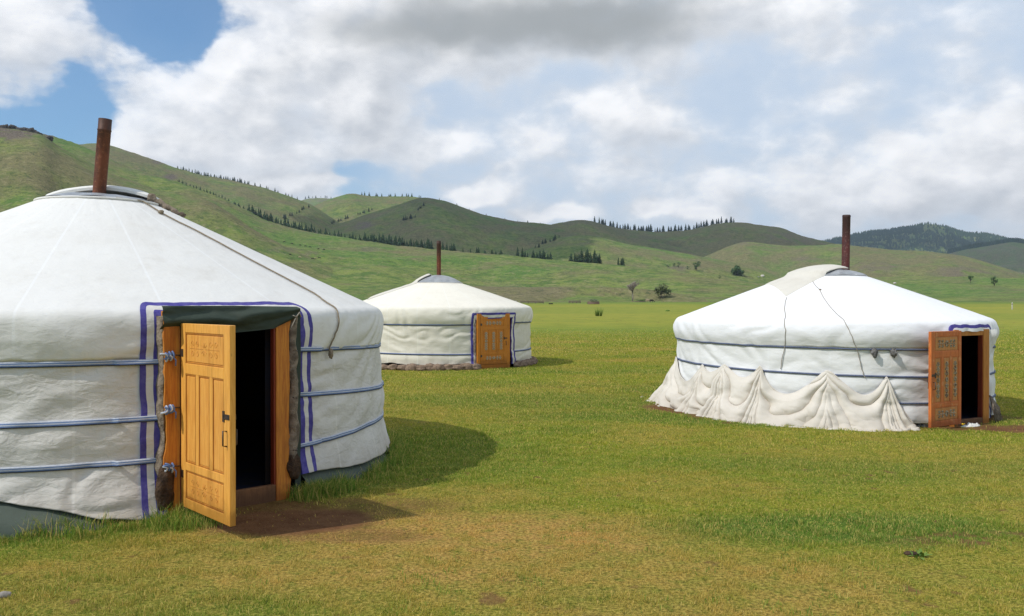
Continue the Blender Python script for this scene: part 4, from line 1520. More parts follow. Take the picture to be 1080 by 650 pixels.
# ================================================================== right ger
G3 = Ger((5.51, 14.97), 2.55, 31, -0.10, prof_for(2.55, [0.36, 0.80, 1.19], 1.19, 1.54, 2.28, 0.62, 0.05, 0.055, 0.03), 1.17, 2.28, 0.62, 1.54)
tag(G3.root, 'bright white ger on the right with a red brown door folded open', 'ger', 'gers on the meadow')
a3 = (-9.8 * D2R, 10.5 * D2R)
cover(G3, 'wall_canvas', M['canvas3'], lambda a: 0.07 + 0.06 * (fbm(np.cos(a) * 8, np.sin(a) * 8, 1, 3) - 0.5), 1.24, 640, 90, mask=(a3[1], 1.7, a3[0]))
cover(G3, 'roof_canvas', M['roof3'], lambda a: 1.18 + 0.02 * (fbm(np.cos(a) * 12, np.sin(a) * 12, 1, 3) - 0.5), 2.30, 640, 110, mask=(a3[1], 1.46, a3[0]), off=0.015)
for (zl, zr) in ((1.21, 1.13), (0.845, 0.72), (0.40, 0.35)):
    strap(G3, 'strap', a3[1] + 0.03, 2 * math.pi + a3[0] - 0.01, lambda a, zl=zl, zr=zr: np.interp(a / D2R, [0, 180, 230, 360], [zr, zr, zl, zr]), 0.028, [M['strap_grey'], M['strap_dark']], off=0.016, n=400, kinds=(1, 0, 0))
border(G3, -11.6 * D2R, 12.6 * D2R, 1.49, 0.9, 0.06, [(0.05, 1), (0.05, 0)], [M['canvas3'], M['blue_trim']], off=0.04, topk=0.9, rad=0.08, wav=0.012)
door_frame(G3, -0.47, 0.42, (0.09, 0.15), 1.43, -(G3.R + 0.03), 0.06, (M['jamb3'], M['redwood'], M['threshold']), th=0.10)
door_leaf(G3, 0.77, 1.36, (M['wood3'], M['panel3'], M['wood3']), orn='all', orn_mat=M['ornament3'], orn_r=0.007, loc=(-0.40, -(G3.R + 0.13), 0.06), rz=-178 * D2R, both=True)
# crumpled canvas bunched beside the doorway
bn = MB()
nz_, na_ = 70, 26
BP = np.zeros((nz_, na_, 3))
for i in range(nz_):
    z = 0.12 + 1.30 * i / (nz_ - 1)
    for j in range(na_):
        f = j / (na_ - 1)
        a = a3[1] + 0.0 + f * 0.10
        bul = 0.085 * math.sin(math.pi * f) ** 0.7 * (0.5 + 1.1 * float(fbm(z * 3.2, 2.0, 3.0, 3)))
        bul += 0.04 * (float(fbm(z * 7, f * 5, 8.0, 3)) - 0.5)
        r = G3.rad(z) + bul - 0.01
        BP[i, j] = (r * math.sin(a), -r * math.cos(a), z)
bn.grid(BP, flip=False)
bn.build('bunched_canvas', M['canvas3'], G3.root)
bx = MB()
for k in range(7):
    x = 0.50 + 0.035 * k + 0.02 * (k % 2)
    y = -math.sqrt(max(0.1, (G3.R + 0.12) ** 2 - x * x))
    bx.tube([(x, y + 0.02, 0.42 - 0.02 * k), (x + 0.02, y - 0.03, 0.22), (x + 0.03 + 0.02 * (k % 3), y - 0.07, -0.01)], [0.012, 0.022, 0.014], 6)
bx.build('felt_tatters', M['felt'], G3.root)
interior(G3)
crown(G3, M['plastic'], M['plastic'], 0.15)
cxl = G3.local(5.86, 15.0)
chimney(G3, cxl[0], cxl[1], 2.34, 3.37, 0.068, M['rust3'], (0.014, 0.008), seam=0.97)


def wpt(G, px, py, dz=0.0):
    a, z, r = G.hit(px, py)
    return (r * math.sin(a), -r * math.cos(a))


def raypt(G, px, py, z):
    """local xy where the ray is at height z"""
    d = (z + G.z0 - H0) / ((CY - py) / FPX)
    return G.local((px - CX) / FPX * d, d)


f0 = G3.local(5.80, 14.72)
f1 = wpt(G3, 829, 314)
f2 = wpt(G3, 806, 300)
f3 = G3.local(5.15, 15.75)
flap(G3, [f0, f3, f2, f1], M['flapcream'], 0.15, thick=0.018, over=0.02)
r1 = [G3.hit(px, py)[:2] for px, py in ((857, 297), (865, 307), (889, 338))]
surf_rope(G3, 'roof_rope', r1 + [(G3.hit(896, 355)[0], 1.40), (G3.hit(903, 372)[0], 1.18), (G3.hit(908, 388)[0], 0.86), (G3.hit(912, 397)[0], 0.72)], 0.006, M['rope_pale'])
r2 = [G3.hit(px, py)[:2] for px, py in ((830, 315), (829, 335))]
surf_rope(G3, 'roof_rope', r2 + [(G3.hit(829, 348)[0], 1.42), (G3.hit(828, 362)[0], 1.20), (G3.hit(824, 386)[0], 0.83)], 0.006, M['rope_pale'])
ka, kz, kr = G3.hit(865, 307)
lump(G3, 'rope_knot', tuple(G3.P(np.array([ka]), np.array([kz]), 0.02)[0]), (0.02, 0.02, 0.015), M['rope'], 2.0)
for px in (921, 941):
    ka = G3.hit(px, 376)[0]
    kp = G3.P(np.array([ka]), np.array([1.10]), 0.05)[0]
    lump(G3, 'tied_rag', tuple(kp), (0.045, 0.045, 0.062), M['tuft'], px * 0.1, rough=0.6)

# ---- cloth hung round the foot of the right ger
pins = [(716, 378), (744, 383), (766, 384), (804, 384), (872, 391), (934, 395)]
pa = [G3.hit(*p)[0] for p in pins]
pzv = [0.87, 0.83, 0.86, 0.88, 0.84, 0.77]
aend = G3.hit(960, 446)[0]
nodes_a = [pa[0] - 0.55] + pa + [aend]
nodes_z = [0.06] + pzv + [0.10]
sags = [0.0, 0.34, 0.13, 0.20, 0.40, 0.31, 0.08]
NU, NV = 900, 90
ua = np.linspace(nodes_a[0], nodes_a[-1], NU)
top = np.zeros(NU); pin_z = np.zeros(NU); tt = np.zeros(NU)
for k in range(len(nodes_a) - 1):
    m_ = (ua >= nodes_a[k]) & (ua <= nodes_a[k + 1] + 1e-9)
    t_ = (ua[m_] - nodes_a[k]) / (nodes_a[k + 1] - nodes_a[k])
    pin_z[m_] = nodes_z[k] + (nodes_z[k + 1] - nodes_z[k]) * t_
    t_ = np.clip(t_, 0, 1) ** [1.0, 1.3, 0.8, 1.2, 0.75, 1.35, 1.0][k]
    tt[m_] = t_
    top[m_] = pin_z[m_] - sags[k] * (4 * t_ * (1 - t_)) ** 1.25
ker = np.ones(7) / 7
top = np.convolve(np.pad(top, 3, 'edge'), ker, 'valid')
out_b = 0.30 + 0.16 * (fbm(ua * 3, 1.0, 2.0, 3) - 0.5) + 0.14 * np.exp(-((ua - nodes_a[1] + 0.25) / 0.22) ** 2)
out_b = out_b * np.clip((nodes_a[-1] - ua) / 0.2 * 0.6 + 0.4, 0.4, 1) * (1.0)
V = np.linspace(0, 1, NV)[None, :]
U_ = ua[:, None]
Zt = top[:, None]
T4 = (4 * tt * (1 - tt))[:, None]
fall = np.clip(V / 0.86, 0, 1)
Z = Zt * (1 - fall) + 0.015 * fall
Rr_ = G3.rad(Z) + 0.045 + out_b[:, None] * (0.35 * fall + 0.65 * fall ** 2.2)
puddle = np.clip((V - 0.86) / 0.14, 0, 1)
Rr_ = Rr_ + puddle * (0.03 + 0.16 * fbm(U_ * 5, 3.0, 1.0, 3))
Dp = (pin_z[:, None] - Z) / (T4 + 0.22)
seg_id = np.searchsorted(nodes_a, ua)[:, None] * 1.7
uw = 0.35 * (fbm(U_ * 4, Z * 3.0, 9.0, 3) - 0.5)
ph = 6.3 * np.log(Dp + 0.16) + 5.0 * (fbm(U_ * 2.1, Z * 2.6, 1.0, 3) - 0.5) + 6 * uw + seg_id
fold = np.abs(np.sin(ph)) ** 0.7 * (0.6 + 0.4 * np.sin(ph * 0.37))
ampf = (0.08 + 0.10 * fbm(U_ * 3.1, 4.0, 1.0, 3)) * np.clip(V * 4 + 0.15, 0, 1) * (0.22 + 0.78 * T4 ** 0.5) * (1 - 0.4 * puddle)
Rr_ = Rr_ + ampf * (fold - 0.35)
Rr_ += 0.10 * (fbm(U_ * 3.3 + 5, Z * 2.0, 7.0, 3) - 0.5) * np.clip(fall * 1.5, 0, 1)
Rr_ += 0.018 * np.sin(38 * U_ + 9 * fbm(U_ * 3, Z * 3, 2.0, 3)) * np.clip(V * 3, 0, 1) * (1 - 0.5 * T4)
Rr_ += 0.07 * (np.abs(fbm(U_ * 9 + Z * 2, Z * 5, 5.0, 3) - 0.5) * 2) * np.clip(fall * 1.6 - 0.4, 0, 1)
Z = Z + puddle * (0.07 + 0.14 * np.exp(-((U_ - pa[0] + 0.1) / 0.3) ** 2) + 0.05 * sstep(U_, pa[5], aend)) * (np.abs(fbm(U_ * 14, V * 12, 3.0, 3) - 0.5) * 2) * (1 - puddle ** 6) + 0.02 * (fold - 0.4) * np.clip(V * 4, 0, 1) * (1 - puddle)
Z[:, -1] = -0.03
P = np.stack([Rr_ * np.sin(U_), -Rr_ * np.cos(U_), Z], -1)
wm = np.array([[G3.ca, -G3.sa], [G3.sa, G3.ca]])
W = P.copy()
W[..., 0] = P[..., 0] * G3.ca - P[..., 1] * G3.sa
W[..., 1] = P[..., 0] * G3.sa + P[..., 1] * G3.ca
mb = MB()
mb.grid(W)
oc = mb.build('draped_cloth', M['drape'])
oc.location = (G3.C[0], G3.C[1], G3.z0)
sm = oc.modifiers.new('thick', 'SOLIDIFY'); sm.thickness = 0.012; sm.offset = -1
tag(oc, 'off-white cloth hung in swags round the foot of the right ger', 'cloth')


def rag(px, py, rx, ry, h, label, mat='rag', seed=1.0, rot=0.0, z0=-0.10, name='rag'):
    y = (H0 - z0) / ((py - CY) / FPX)
    x = (px - CX) / FPX * y
    n, m_ = 60, 40
    A, B_ = np.meshgrid(np.linspace(0, 2 * math.pi, n, endpoint=False), np.linspace(0, 1, m_), indexing='ij')
    rr = B_ * (1 + 0.5 * (fbm(np.cos(A) * 2 + seed, np.sin(A) * 2, 1, 3) - 0.5) * 2)
    X, Y = rx * rr * np.cos(A), ry * rr * np.sin(A)
    Zz = h * (1 - B_ ** 3) * (0.25 + 1.5 * np.abs(fbm(X * 14 + seed, Y * 14, seed, 4) - 0.5) * 2) - 0.01
    mb = MB()
    mb.grid(np.stack([X, Y, Zz], -1), closed=True, flip=True)
    o = mb.build(name, M[mat])
    o.location = (x, y, tz(x, y) + 0.005)
    o.rotation_euler = (0, 0, rot)
    tag(o, label, 'rag')
    return o


rag(974, 450, 0.20, 0.09, 0.10, 'crumpled white rag lying left of the red brown door of the right ger', seed=2.0, rot=0.5, name='crumpled_rag')
rag(1023, 451, 0.17, 0.06, 0.06, 'small blue and white rag below the open doorway of the right ger', seed=5.0, rot=0.3, name='crumpled_rag')

# ---- stones round the foot of the middle ger
sp_ = []
for k in range(15):
    if k < 13:
        px = 398 + k * 9.3
        a, z, r = G2.hit(px, 380)
    else:
        a = [22, 28][k - 13] * D2R
    for_r = G2.R + 0.10 + 0.05 * random.random()
    if a2[0] - 0.02 < a < a2[1] + 0.02:
        continue
    sp_.append((a, for_r))
for a in np.arange(17, 80, 7):
    sp_.append((a * D2R, G2.R + 0.12))
proto = None
for i, (a, r) in enumerate(sp_):
    lx, ly = r * math.sin(a), -r * math.cos(a)
    wx = G2.C[0] + lx * G2.ca - ly * G2.sa
    wy = G2.C[1] + lx * G2.sa + ly * G2.ca
    o = lump(None, 'foot_stone', (0, 0, 0), (0.17 + 0.06 * random.random(), 0.10, 0.095 + 0.03 * random.random()), M['stone'], i * 1.3, rough=0.45) if i < 6 else COL.objects[0].copy() if False else None
    if o is None:
        o = bpy.data.objects[['foot_stone', 'foot_stone.001', 'foot_stone.002', 'foot_stone.003', 'foot_stone.004', 'foot_stone.005'][i % 6]].copy()
        COL.objects.link(o)
    o.location = (wx, wy, tz(wx, wy) + 0.055)
    o.rotation_euler = (0, 0, G2.deg + a + random.uniform(-0.15, 0.15))
    s_ = random.uniform(0.85, 1.2)
    o.scale = (s_, 1, random.uniform(0.8, 1.15))
    tag(o, 'brown stone in the ring holding down the hem of the middle ger', 'stone', 'brown stones round the foot of the middle ger')
yb = H0 / ((391 - CY) / FPX)
# scrap of white plastic by the middle ger
sc_ = MB()
n = 20
SP = np.zeros((n, 14, 3))
for i in range(n):
    for j in range(14):
        v, u = i / (n - 1), j / 13
        w_ = 0.10 * (1 - v) + 0.03
        SP[i, j] = ((u - 0.5) * 2 * w_ + 0.06 * v, 0.03 * math.sin(7 * u + 4 * v) + 0.08 * v, 0.26 * v - 0.01 + 0.02 * math.sin(9 * u))
sc_.grid(SP)
o = sc_.build('plastic_scrap', M['white_plastic'])
_y = 22.0
o.location = ((424 - CX) / FPX * _y, _y, tz((424 - CX) / FPX * _y, _y) + 0.0)
so_ = o.modifiers.new('thick', 'SOLIDIFY'); so_.thickness = 0.006
tag(o, 'torn scrap of white plastic standing up against the stones of the middle ger', 'plastic scrap')


def on_ground(px, py, z0=0.0):
    y = (H0 - z0) / ((py - CY) / FPX)
    for _ in range(4):
        z = tz((px - CX) / FPX * y, y)
        y = (H0 - z) / ((py - CY) / FPX)
    x = (px - CX) / FPX * y
    return x, y, tz(x, y)


for (px, py, r, lab) in ((256, 524, 0.055, 'small grey stone on the bare earth in front of the near ger doorway'),
                         (333, 521, 0.07, 'rounded pinkish stone in the grass right of the near ger doorway'),
                         (4, 630, 0.04, 'pale stone in the grass at the bottom left corner of the picture')):
    x, y, z = on_ground(px, py)
    o = lump(None, 'stone', (0, 0, 0), (r, r * 0.8, r * 0.55), M['stone_grey'], px * 0.3, rough=0.25)
    o.location = (x, y, z + r * 0.25)
    tag(o, lab, 'stone')

# ---- dandelions by the right ger door
for (px, py, lab) in ((1008, 451, 'yellow dandelion nearer to the foot of the red brown door'), (1016, 452.5, 'yellow dandelion right of the other one by the red brown door')):
    x, y, z = on_ground(px, py, -0.1)
    r_ = empty('dandelion', (x, y, z))
    tag(r_, lab, 'flower', 'dandelions by the right ger')
    f = MB()
    f.tube([(0, 0, 0), (0.005, 0, 0.03), (0.0, 0, 0.06)], 0.003, 5)
    f.build('stem', M['leafy'], r_)
    f = MB()
    for k in range(14):
        an = k * 2.4
        rr2 = 0.028
        f.add([(0, 0, 0.058), (rr2 * math.cos(an - 0.2), rr2 * math.sin(an - 0.2), 0.068 + 0.004 * (k % 3)), (rr2 * math.cos(an + 0.2), rr2 * math.sin(an + 0.2), 0.068 + 0.004 * (k % 3))], [(0, 1, 2)])
    f.tube([(0, 0, 0.056), (0, 0, 0.072)], [0.012, 0.02], 8)
    f.build('flower_head', M['yellow'], r_)
# ------------------------------------------------------------------ trees
def conifer_mesh(name, seed, slim=0.24):
    rs = random.Random(seed)
    mb = MB()
    mb.tube([(0, 0, -0.03), (0, 0, 0.95)], [0.022, 0.004], 5, mi=1)
    tiers = 13
    for k in range(tiers):
        f = k / (tiers - 1)
        z = 0.12 + 0.85 * f
        r = slim * (1 - f) ** 0.85 * rs.uniform(0.75, 1.15) + 0.015
        nb = 9 if k < 9 else 6
        ph = rs.random() * 6
        for b in range(nb):
            an = ph + 2 * math.pi * b / nb + rs.uniform(-0.25, 0.25)
            q = r * rs.uniform(0.6, 1.15)
            wd = q * 0.42
            dz = -0.055 * rs.uniform(0.6, 1.5)
            c, s_ = math.cos(an), math.sin(an)
            mb.add([(0, 0, z + 0.045), (q * 0.6 * c - wd * s_, q * 0.6 * s_ + wd * c, z + dz * 0.3), (q * c, q * s_, z + dz), (q * 0.6 * c + wd * s_, q * 0.6 * s_ - wd * c, z + dz * 0.3), (q * 0.5 * c, q * 0.5 * s_, z - 0.045)],
                   [(0, 1, 2, 3), (1, 4, 3), (1, 2, 4), (2, 3, 4)], 0, False)
    me = mb.build(name, [M['conifer'], M['bark']])
    m_ = me.data
    bpy.data.objects.remove(me)
    return m_


CON = [conifer_mesh('conifer_%s' % n, s, w) for n, s, w in (('a', 1, 0.20), ('b', 2, 0.25), ('c', 3, 0.17), ('d', 4, 0.22))]


def hprof(name, px):
    i = HID[name]
    return float(np.interp(px, PXS, HC[i][1])), float(np.interp(px, PXS, HC[i][2]))


def put_conifer(px, ytop, d, label, group, cat='tree', name='conifer', minh=4.0, hh=None):
    x, y = (px - CX) / FPX * d, d
    z = tz(x, y)
    h = (H0 + (CY - ytop) / FPX * d) - z
    if hh is not None:
        h = hh
    if h < minh:
        h = minh * random.uniform(0.9, 1.3)
    o = bpy.data.objects.new(name, CON[random.randrange(4)])
    COL.objects.link(o)
    o.location = (x, y, z - 0.2)
    o.scale = (h * random.uniform(1.1, 1.6), h * random.uniform(1.1, 1.6), h)
    o.rotation_euler = (0, 0, random.uniform(0, 6.28))
    tag(o, label, cat, group)
    return o


def crest_row(ridge, px0, px1, n, hpx, label, group, back=(5, 60), jit=2.0, gap=0.0):
    for k in range(n):
        px = px0 + (px1 - px0) * (k + random.random() * 0.8) / n
        if random.random() < gap:
            continue
        cy, cd = hprof(ridge, px)
        th = math.atan((px - CX) / FPX)
        d = (cd + random.uniform(*back)) * math.cos(th)
        h = hpx * random.uniform(0.65, 1.25)
        put_conifer(px, cy - h, d, label, group)


L1 = 'dark conifer in the thin row along the skyline of the long left ridge'
crest_row('ridge3', 187, 262, 30, 3.8, L1, 'conifers on the left skyline')
crest_row('ridge3', 262, 318, 11, 3.2, L1, 'conifers on the left skyline')
L2 = 'dark conifer in the line following the crease between the left slopes'
crest_row('plateau', 185, 262, 22, 3.2, L2, 'conifers in the crease of the left slopes', back=(10, 60))
L3 = 'dark conifer in the dense belt in the valley behind the green slope'
crest_row('plateau', 262, 330, 28, 7.5, L3, 'conifers in the valley belt', back=(30, 130))
crest_row('plateau', 326, 386, 15, 5.5, L3, 'conifers in the valley belt', back=(40, 130))
crest_row('plateau', 383, 440, 25, 9.0, L3, 'conifers in the valley belt', back=(30, 90))
crest_row('plateau', 440, 457, 7, 8.5, L3, 'conifers in the valley belt', back=(30, 90))
crest_row('plateau', 467, 480, 6, 8, 'conifer in the small clump just right of the middle ger chimney', 'conifers right of the middle chimney', back=(30, 80))
crest_row('plateau', 487, 533, 8, 5.5, 'small scattered conifer on the crest right of the middle ger chimney', 'scattered small conifers on the crest', back=(30, 80))
crest_row('plateau', 544, 583, 10, 8.5, 'round topped conifer in the left clump on the crest at the middle', 'left conifer clump on the crest', back=(20, 60))
crest_row('plateau', 601, 634, 11, 12, 'tall conifer in the biggest clump on the crest right of the middle', 'tallest conifer clump on the crest', back=(15, 50))
crest_row('plateau', 652, 658, 3, 8.5, 'conifer of the lone pair on the crest right of the tallest clump', 'lone conifer pair on the crest', back=(15, 40))
L4 = 'dark conifer in the dense row on the skyline right of the middle'
crest_row('skyridge', 627, 700, 26, 6.5, L4, 'conifers on the middle skyline', back=(0, 90))
crest_row('skyridge', 700, 775, 25, 6.5, L4, 'conifers on the middle skyline', back=(0, 90))
L5 = 'small conifer in the row on the skyline behind the rounded knoll'
crest_row('spur2', 380, 448, 15, 3.6, L5, 'conifers behind the rounded knoll', back=(30, 120))
crest_row('darkhill', 462, 580, 8, 1.8, 'tiny conifer scattered along the skyline of the shaded middle hill', 'tiny conifers on the shaded hill', back=(0, 60), gap=0.2)
crest_row('farknoll', 320, 352, 8, 2.5, 'conifer on the small far wooded top between the left ridges', 'conifers on the far wooded top', back=(-60, 100))
for (pts, n, hh, lab, grp) in (
        ([(425, 233), (438, 229)], 6, 11, 'dark conifer in the short line on the face of the shaded middle hill', 'conifers on the face of the shaded hill'),
        ([(440, 222), (448, 217)], 4, 10, 'dark conifer in the short line on the face of the shaded middle hill', 'conifers on the face of the shaded hill'),
        ([(377, 227), (394, 221)], 7, 11, 'conifer in the clump below the rounded knoll', 'conifers below the rounded knoll'),
        ([(349, 236), (368, 230)], 6, 11, 'conifer in the line left below the rounded knoll', 'conifers below the rounded knoll'),
        ([(298, 232), (326, 219)], 9, 12, 'conifer climbing the gully at the left foot of the knoll', 'conifers in the gully'),
        ([(562, 263), (592, 250)], 8, 9, 'bush-like conifer in the crease left of the sunny spur', 'conifers in the crease of the sunny spur'),
        ([(24, 134), (50, 141)], 3, 5, 'tiny conifer among the crags at the top left', 'tiny conifers on the left crags')):
    for k in range(n):
        f = (k + random.random()) / n
        px = pts[0][0] + (pts[1][0] - pts[0][0]) * f
        py = pts[0][1] + (pts[1][1] - pts[0][1]) * f + random.uniform(-1, 1.2)
        x, y, z = ground_at(px, py, 700)
        put_conifer(px, 0, y, lab, grp, hh=hh * random.uniform(0.7, 1.2))
for px, ht in ((69, 4), (50, 6), (26, 3.5)):
    pass


def far_forest():
    cone = []
    pts = []
    r2 = np.random.default_rng(3)
    for (ridge, pxa, pxb, n) in (('forest_mountain', 866, 1110, 13000), ('dull_mountain', 1000, 1110, 1200)):
        px = r2.uniform(pxa, pxb, n)
        cy = np.interp(px, PXS, HC[HID[ridge]][1])
        cd = np.interp(px, PXS, HC[HID[ridge]][2])
        if ridge == 'forest_mountain':
            t = r2.uniform(0.25, 1.02, n)
            rho = cd - 2600 * (1 - t)
        else:
            t = r2.uniform(0.985, 1.01, n)
            rho = cd - 1900 * (1 - t)
        th = np.arctan((px - CX) / FPX)
        x, y = rho * np.sin(th), rho * np.cos(th)
        g = fbm(x / 420, y / 420, 2.0, 4, 0.55)
        keep = g > (0.37 if ridge == 'forest_mountain' else 0.2)
        if ridge == 'forest_mountain':
            keep &= ~((np.abs(px - 985) < 12) & (t > 0.80) & (r2.random(n) < 0.8))
        pts.append(np.stack([x[keep], y[keep]], -1))
    p = np.vstack(pts)
    z = terrain(p[:, 0], p[:, 1])
    n = len(p)
    h = r2.uniform(14, 24, n)
    w = h * 0.30
    co = []
    tr = []
    ang = r2.uniform(0, 6.28, n)
    k = 6
    V_ = np.zeros((n, k + 1, 3))
    V_[:, 0] = np.stack([p[:, 0], p[:, 1], z + h], -1)
    for i in range(k):
        a = ang + 2 * math.pi * i / k
        q = w * r2.uniform(0.7, 1.2, n)
        V_[:, i + 1] = np.stack([p[:, 0] + q * np.cos(a), p[:, 1] + q * np.sin(a), z - 2 + h * r2.uniform(0.0, 0.2, n)], -1)
    base = (np.arange(n) * (k + 1))[:, None]
    T = np.concatenate([np.stack([base[:, 0], base[:, 0] + 1 + i, base[:, 0] + 1 + (i + 1) % k], -1) for i in range(k)])
    me = fast_mesh('forest', V_.reshape(-1, 3), tris=T, mats=[M['conifer']], smooth=False)
    o = link('forest', me)
    tag(o, 'dark forest covering the far blue-green mountain at the right', None, None, 'stuff')


far_forest()


def leafy_tree(name, px, pyb, hpx, wpx, label, leaf, nleaf=700, trunk_frac=0.3, dead=False, seed=1, skip=150, cat='tree', clumps=7, group=None):
    x, y, z = ground_at(px, pyb, skip)
    s = y / FPX
    h, w = hpx * s, wpx * s
    rs = random.Random(seed)
    root = empty(name, (x, y, z - 0.05))
    tag(root, label, cat, group)
    tm = MB()
    top = h * trunk_frac
    tm.tube([(0, 0, 0), (w * 0.03, 0, top * 0.5), (0, 0, top), (w * 0.02, 0, h * 0.7)], [h * 0.035, h * 0.028, h * 0.022, h * 0.008], 7)
    cl = []
    for k in range(clumps):
        an = 2 * math.pi * k / clumps + rs.uniform(-0.4, 0.4)
        q = w * 0.5 * rs.uniform(0.35, 0.8)
        c = Vector((q * math.cos(an), q * math.sin(an), h * rs.uniform(trunk_frac + 0.12, 0.88)))
        cl.append((c, w * rs.uniform(0.14, 0.26)))
        b0 = Vector((0, 0, top * rs.uniform(0.7, 1.1)))
        tm.tube([b0, (b0 + c) / 2 + Vector((0, 0, h * 0.04)), c], [h * 0.018, h * 0.013, h * 0.006], 5)
        if dead:
            for j in range(12):
                e = c + Vector((rs.uniform(-1, 1), rs.uniform(-1, 1), rs.uniform(-0.3, 1.2))) * w * 0.26
                tm.tube([(b0 + c) / 2 + (c - b0) * rs.uniform(0, 0.4), e], [h * 0.010, h * 0.005], 4)
                for jj in range(3):
                    e2 = e + Vector((rs.uniform(-1, 1), rs.uniform(-1, 1), rs.uniform(-0.5, 1))) * w * 0.14
                    tm.tube([(e + c) / 2, e2], [h * 0.006, h * 0.003], 3)
    cl.append((Vector((0, 0, h * 0.85)), w * 0.2))
    tm.build('trunk', M['deadbark'] if dead else M['bark'], root)
    if not dead or leaf:
        lm = MB()
        for k in range(nleaf):
            c, r = cl[rs.randrange(len(cl))]
            d = Vector((rs.gauss(0, 1), rs.gauss(0, 1), rs.gauss(0, 0.8)))
            d = d.normalized() * r * rs.uniform(0.5, 1.1)
            p = c + d
            q = w * 0.075 * rs.uniform(0.6, 1.3)
            a = Vector((rs.gauss(0, 1), rs.gauss(0, 1), rs.gauss(0, 1))).normalized()
            b = a.orthogonal().normalized()
            lm.add([p - a * q, p + b * q * 0.7, p + a * q, p - b * q * 0.7], [(0, 1, 2, 3)], 0, False)
        lm.build('crown', M[leaf], root)
    return root


leafy_tree('dead_tree', 667, 317.5, 21, 12, 'pale bare dead tree standing at the foot of the slope in the middle', None, dead=True, trunk_frac=0.45, seed=5, clumps=9)
leafy_tree('bushy_tree', 697, 315.5, 14, 17, 'squat olive green tree right of the pale dead tree', 'oliveleaf', 500, 0.35, seed=8)
leafy_tree('dark_tree', 777.5, 291, 10, 14, 'dark bushy tree on the open slope left of the right ger roof', 'bushleaf', 700, 0.15, seed=9, skip=400)
leafy_tree('small_bush', 759, 294.5, 4, 4, 'small bush left of the dark bushy tree on the open slope', 'bushleaf', 160, 0.1, seed=10, skip=400, cat='bush')
leafy_tree('dark_tree', 734, 286, 9, 6.5, 'upright dark tree, lower of the touching pair on the slope', 'bushleaf', 400, 0.12, seed=11, skip=400)
leafy_tree('dark_tree', 737, 281.5, 6, 5, 'dark tree just above and behind the touching pair on the slope', 'bushleaf', 300, 0.12, seed=12, skip=400)
leafy_tree('small_bush', 725, 284.5, 3.5, 4, 'round bush left of the touching pair of dark trees', 'bushleaf', 160, 0.05, seed=13, skip=400, cat='bush')
leafy_tree('small_bush', 715.5, 282.5, 6, 4, 'taller pointed bush beside the orange bare patch on the slope', 'bushleaf', 200, 0.05, seed=14, skip=400, cat='bush')
leafy_tree('small_bush', 711, 281.5, 4, 4, 'bush second from the left in the slope group by the orange patch', 'bushleaf', 160, 0.05, seed=15, skip=400, cat='bush')
leafy_tree('small_bush', 704, 282, 2.5, 3.5, 'leftmost little bush of the slope group by the orange patch', 'bushleaf', 140, 0.05, seed=16, skip=400, cat='bush')
leafy_tree('dark_tree', 1023.5, 299, 8, 6, 'dark tree with a short bare stem, left of two trees behind the right ger', 'bushleaf', 400, 0.3, seed=17, skip=400)
leafy_tree('dark_tree', 1048.5, 302, 10.5, 7, 'bigger pointed dark tree, right of two trees behind the right ger', 'bushleaf', 500, 0.1, seed=18, skip=400)

def crag(px, py, w, h, label, seed):
    d = hprof('spur', px)[1] * math.cos(math.atan((px - CX) / FPX)) - 8
    x, y = (px - CX) / FPX * d, d
    z = tz(x, y)
    s = d / FPX
    o = lump(None, 'crag', (0, 0, 0), (w * s / 2, w * s / 2.5, h * s), M['crag'], seed, rough=0.75)
    o.location = (x, y, z - 0.1 * h * s + (H0 + (CY - py) / FPX * d - z) * 0.3)
    tag(o, label, 'crag', 'dark crags on the left hilltop')


M['crag'] = simple('dark_crag', (0.10, 0.085, 0.07), (0.035, 0.03, 0.026), 0.12, 0.95, 0.4, det=8)
for px, py, w, h, sd_ in ((-3, 136, 15, 5, 1), (6, 136, 10, 5, 2), (14, 139, 12, 5, 3), (24, 140, 12, 4, 4), (32, 139, 12, 4.5, 5), (40, 142, 8, 3, 6), (53, 142, 7, 2.5, 7)):
    crag(px, py, w, h, 'dark broken crag on the hilltop at the upper left edge', sd_)

# green reeds in the meadow
x, y, z = on_ground(631, 333.5)
r_ = MB()
for k in range(46):
    an = random.uniform(0, 6.28)
    q = random.uniform(0, 0.55)
    b = Vector((q * math.cos(an), q * math.sin(an) * 0.6, 0))
    t_ = b + Vector((math.cos(an) * random.uniform(0.1, 0.5), math.sin(an) * 0.3, random.uniform(0.5, 1.5)))
    r_.tube([b, (b + t_) / 2 + Vector((0, 0, 0.12)), t_], [0.03, 0.025, 0.004], 3)
o = r_.build('reed_clump', M['leafy'])
o.location = (x, y, z)
o.scale = (0.85, 0.85, 0.85)
tag(o, 'dark green clump of upright reeds in the yellow meadow', 'plant')

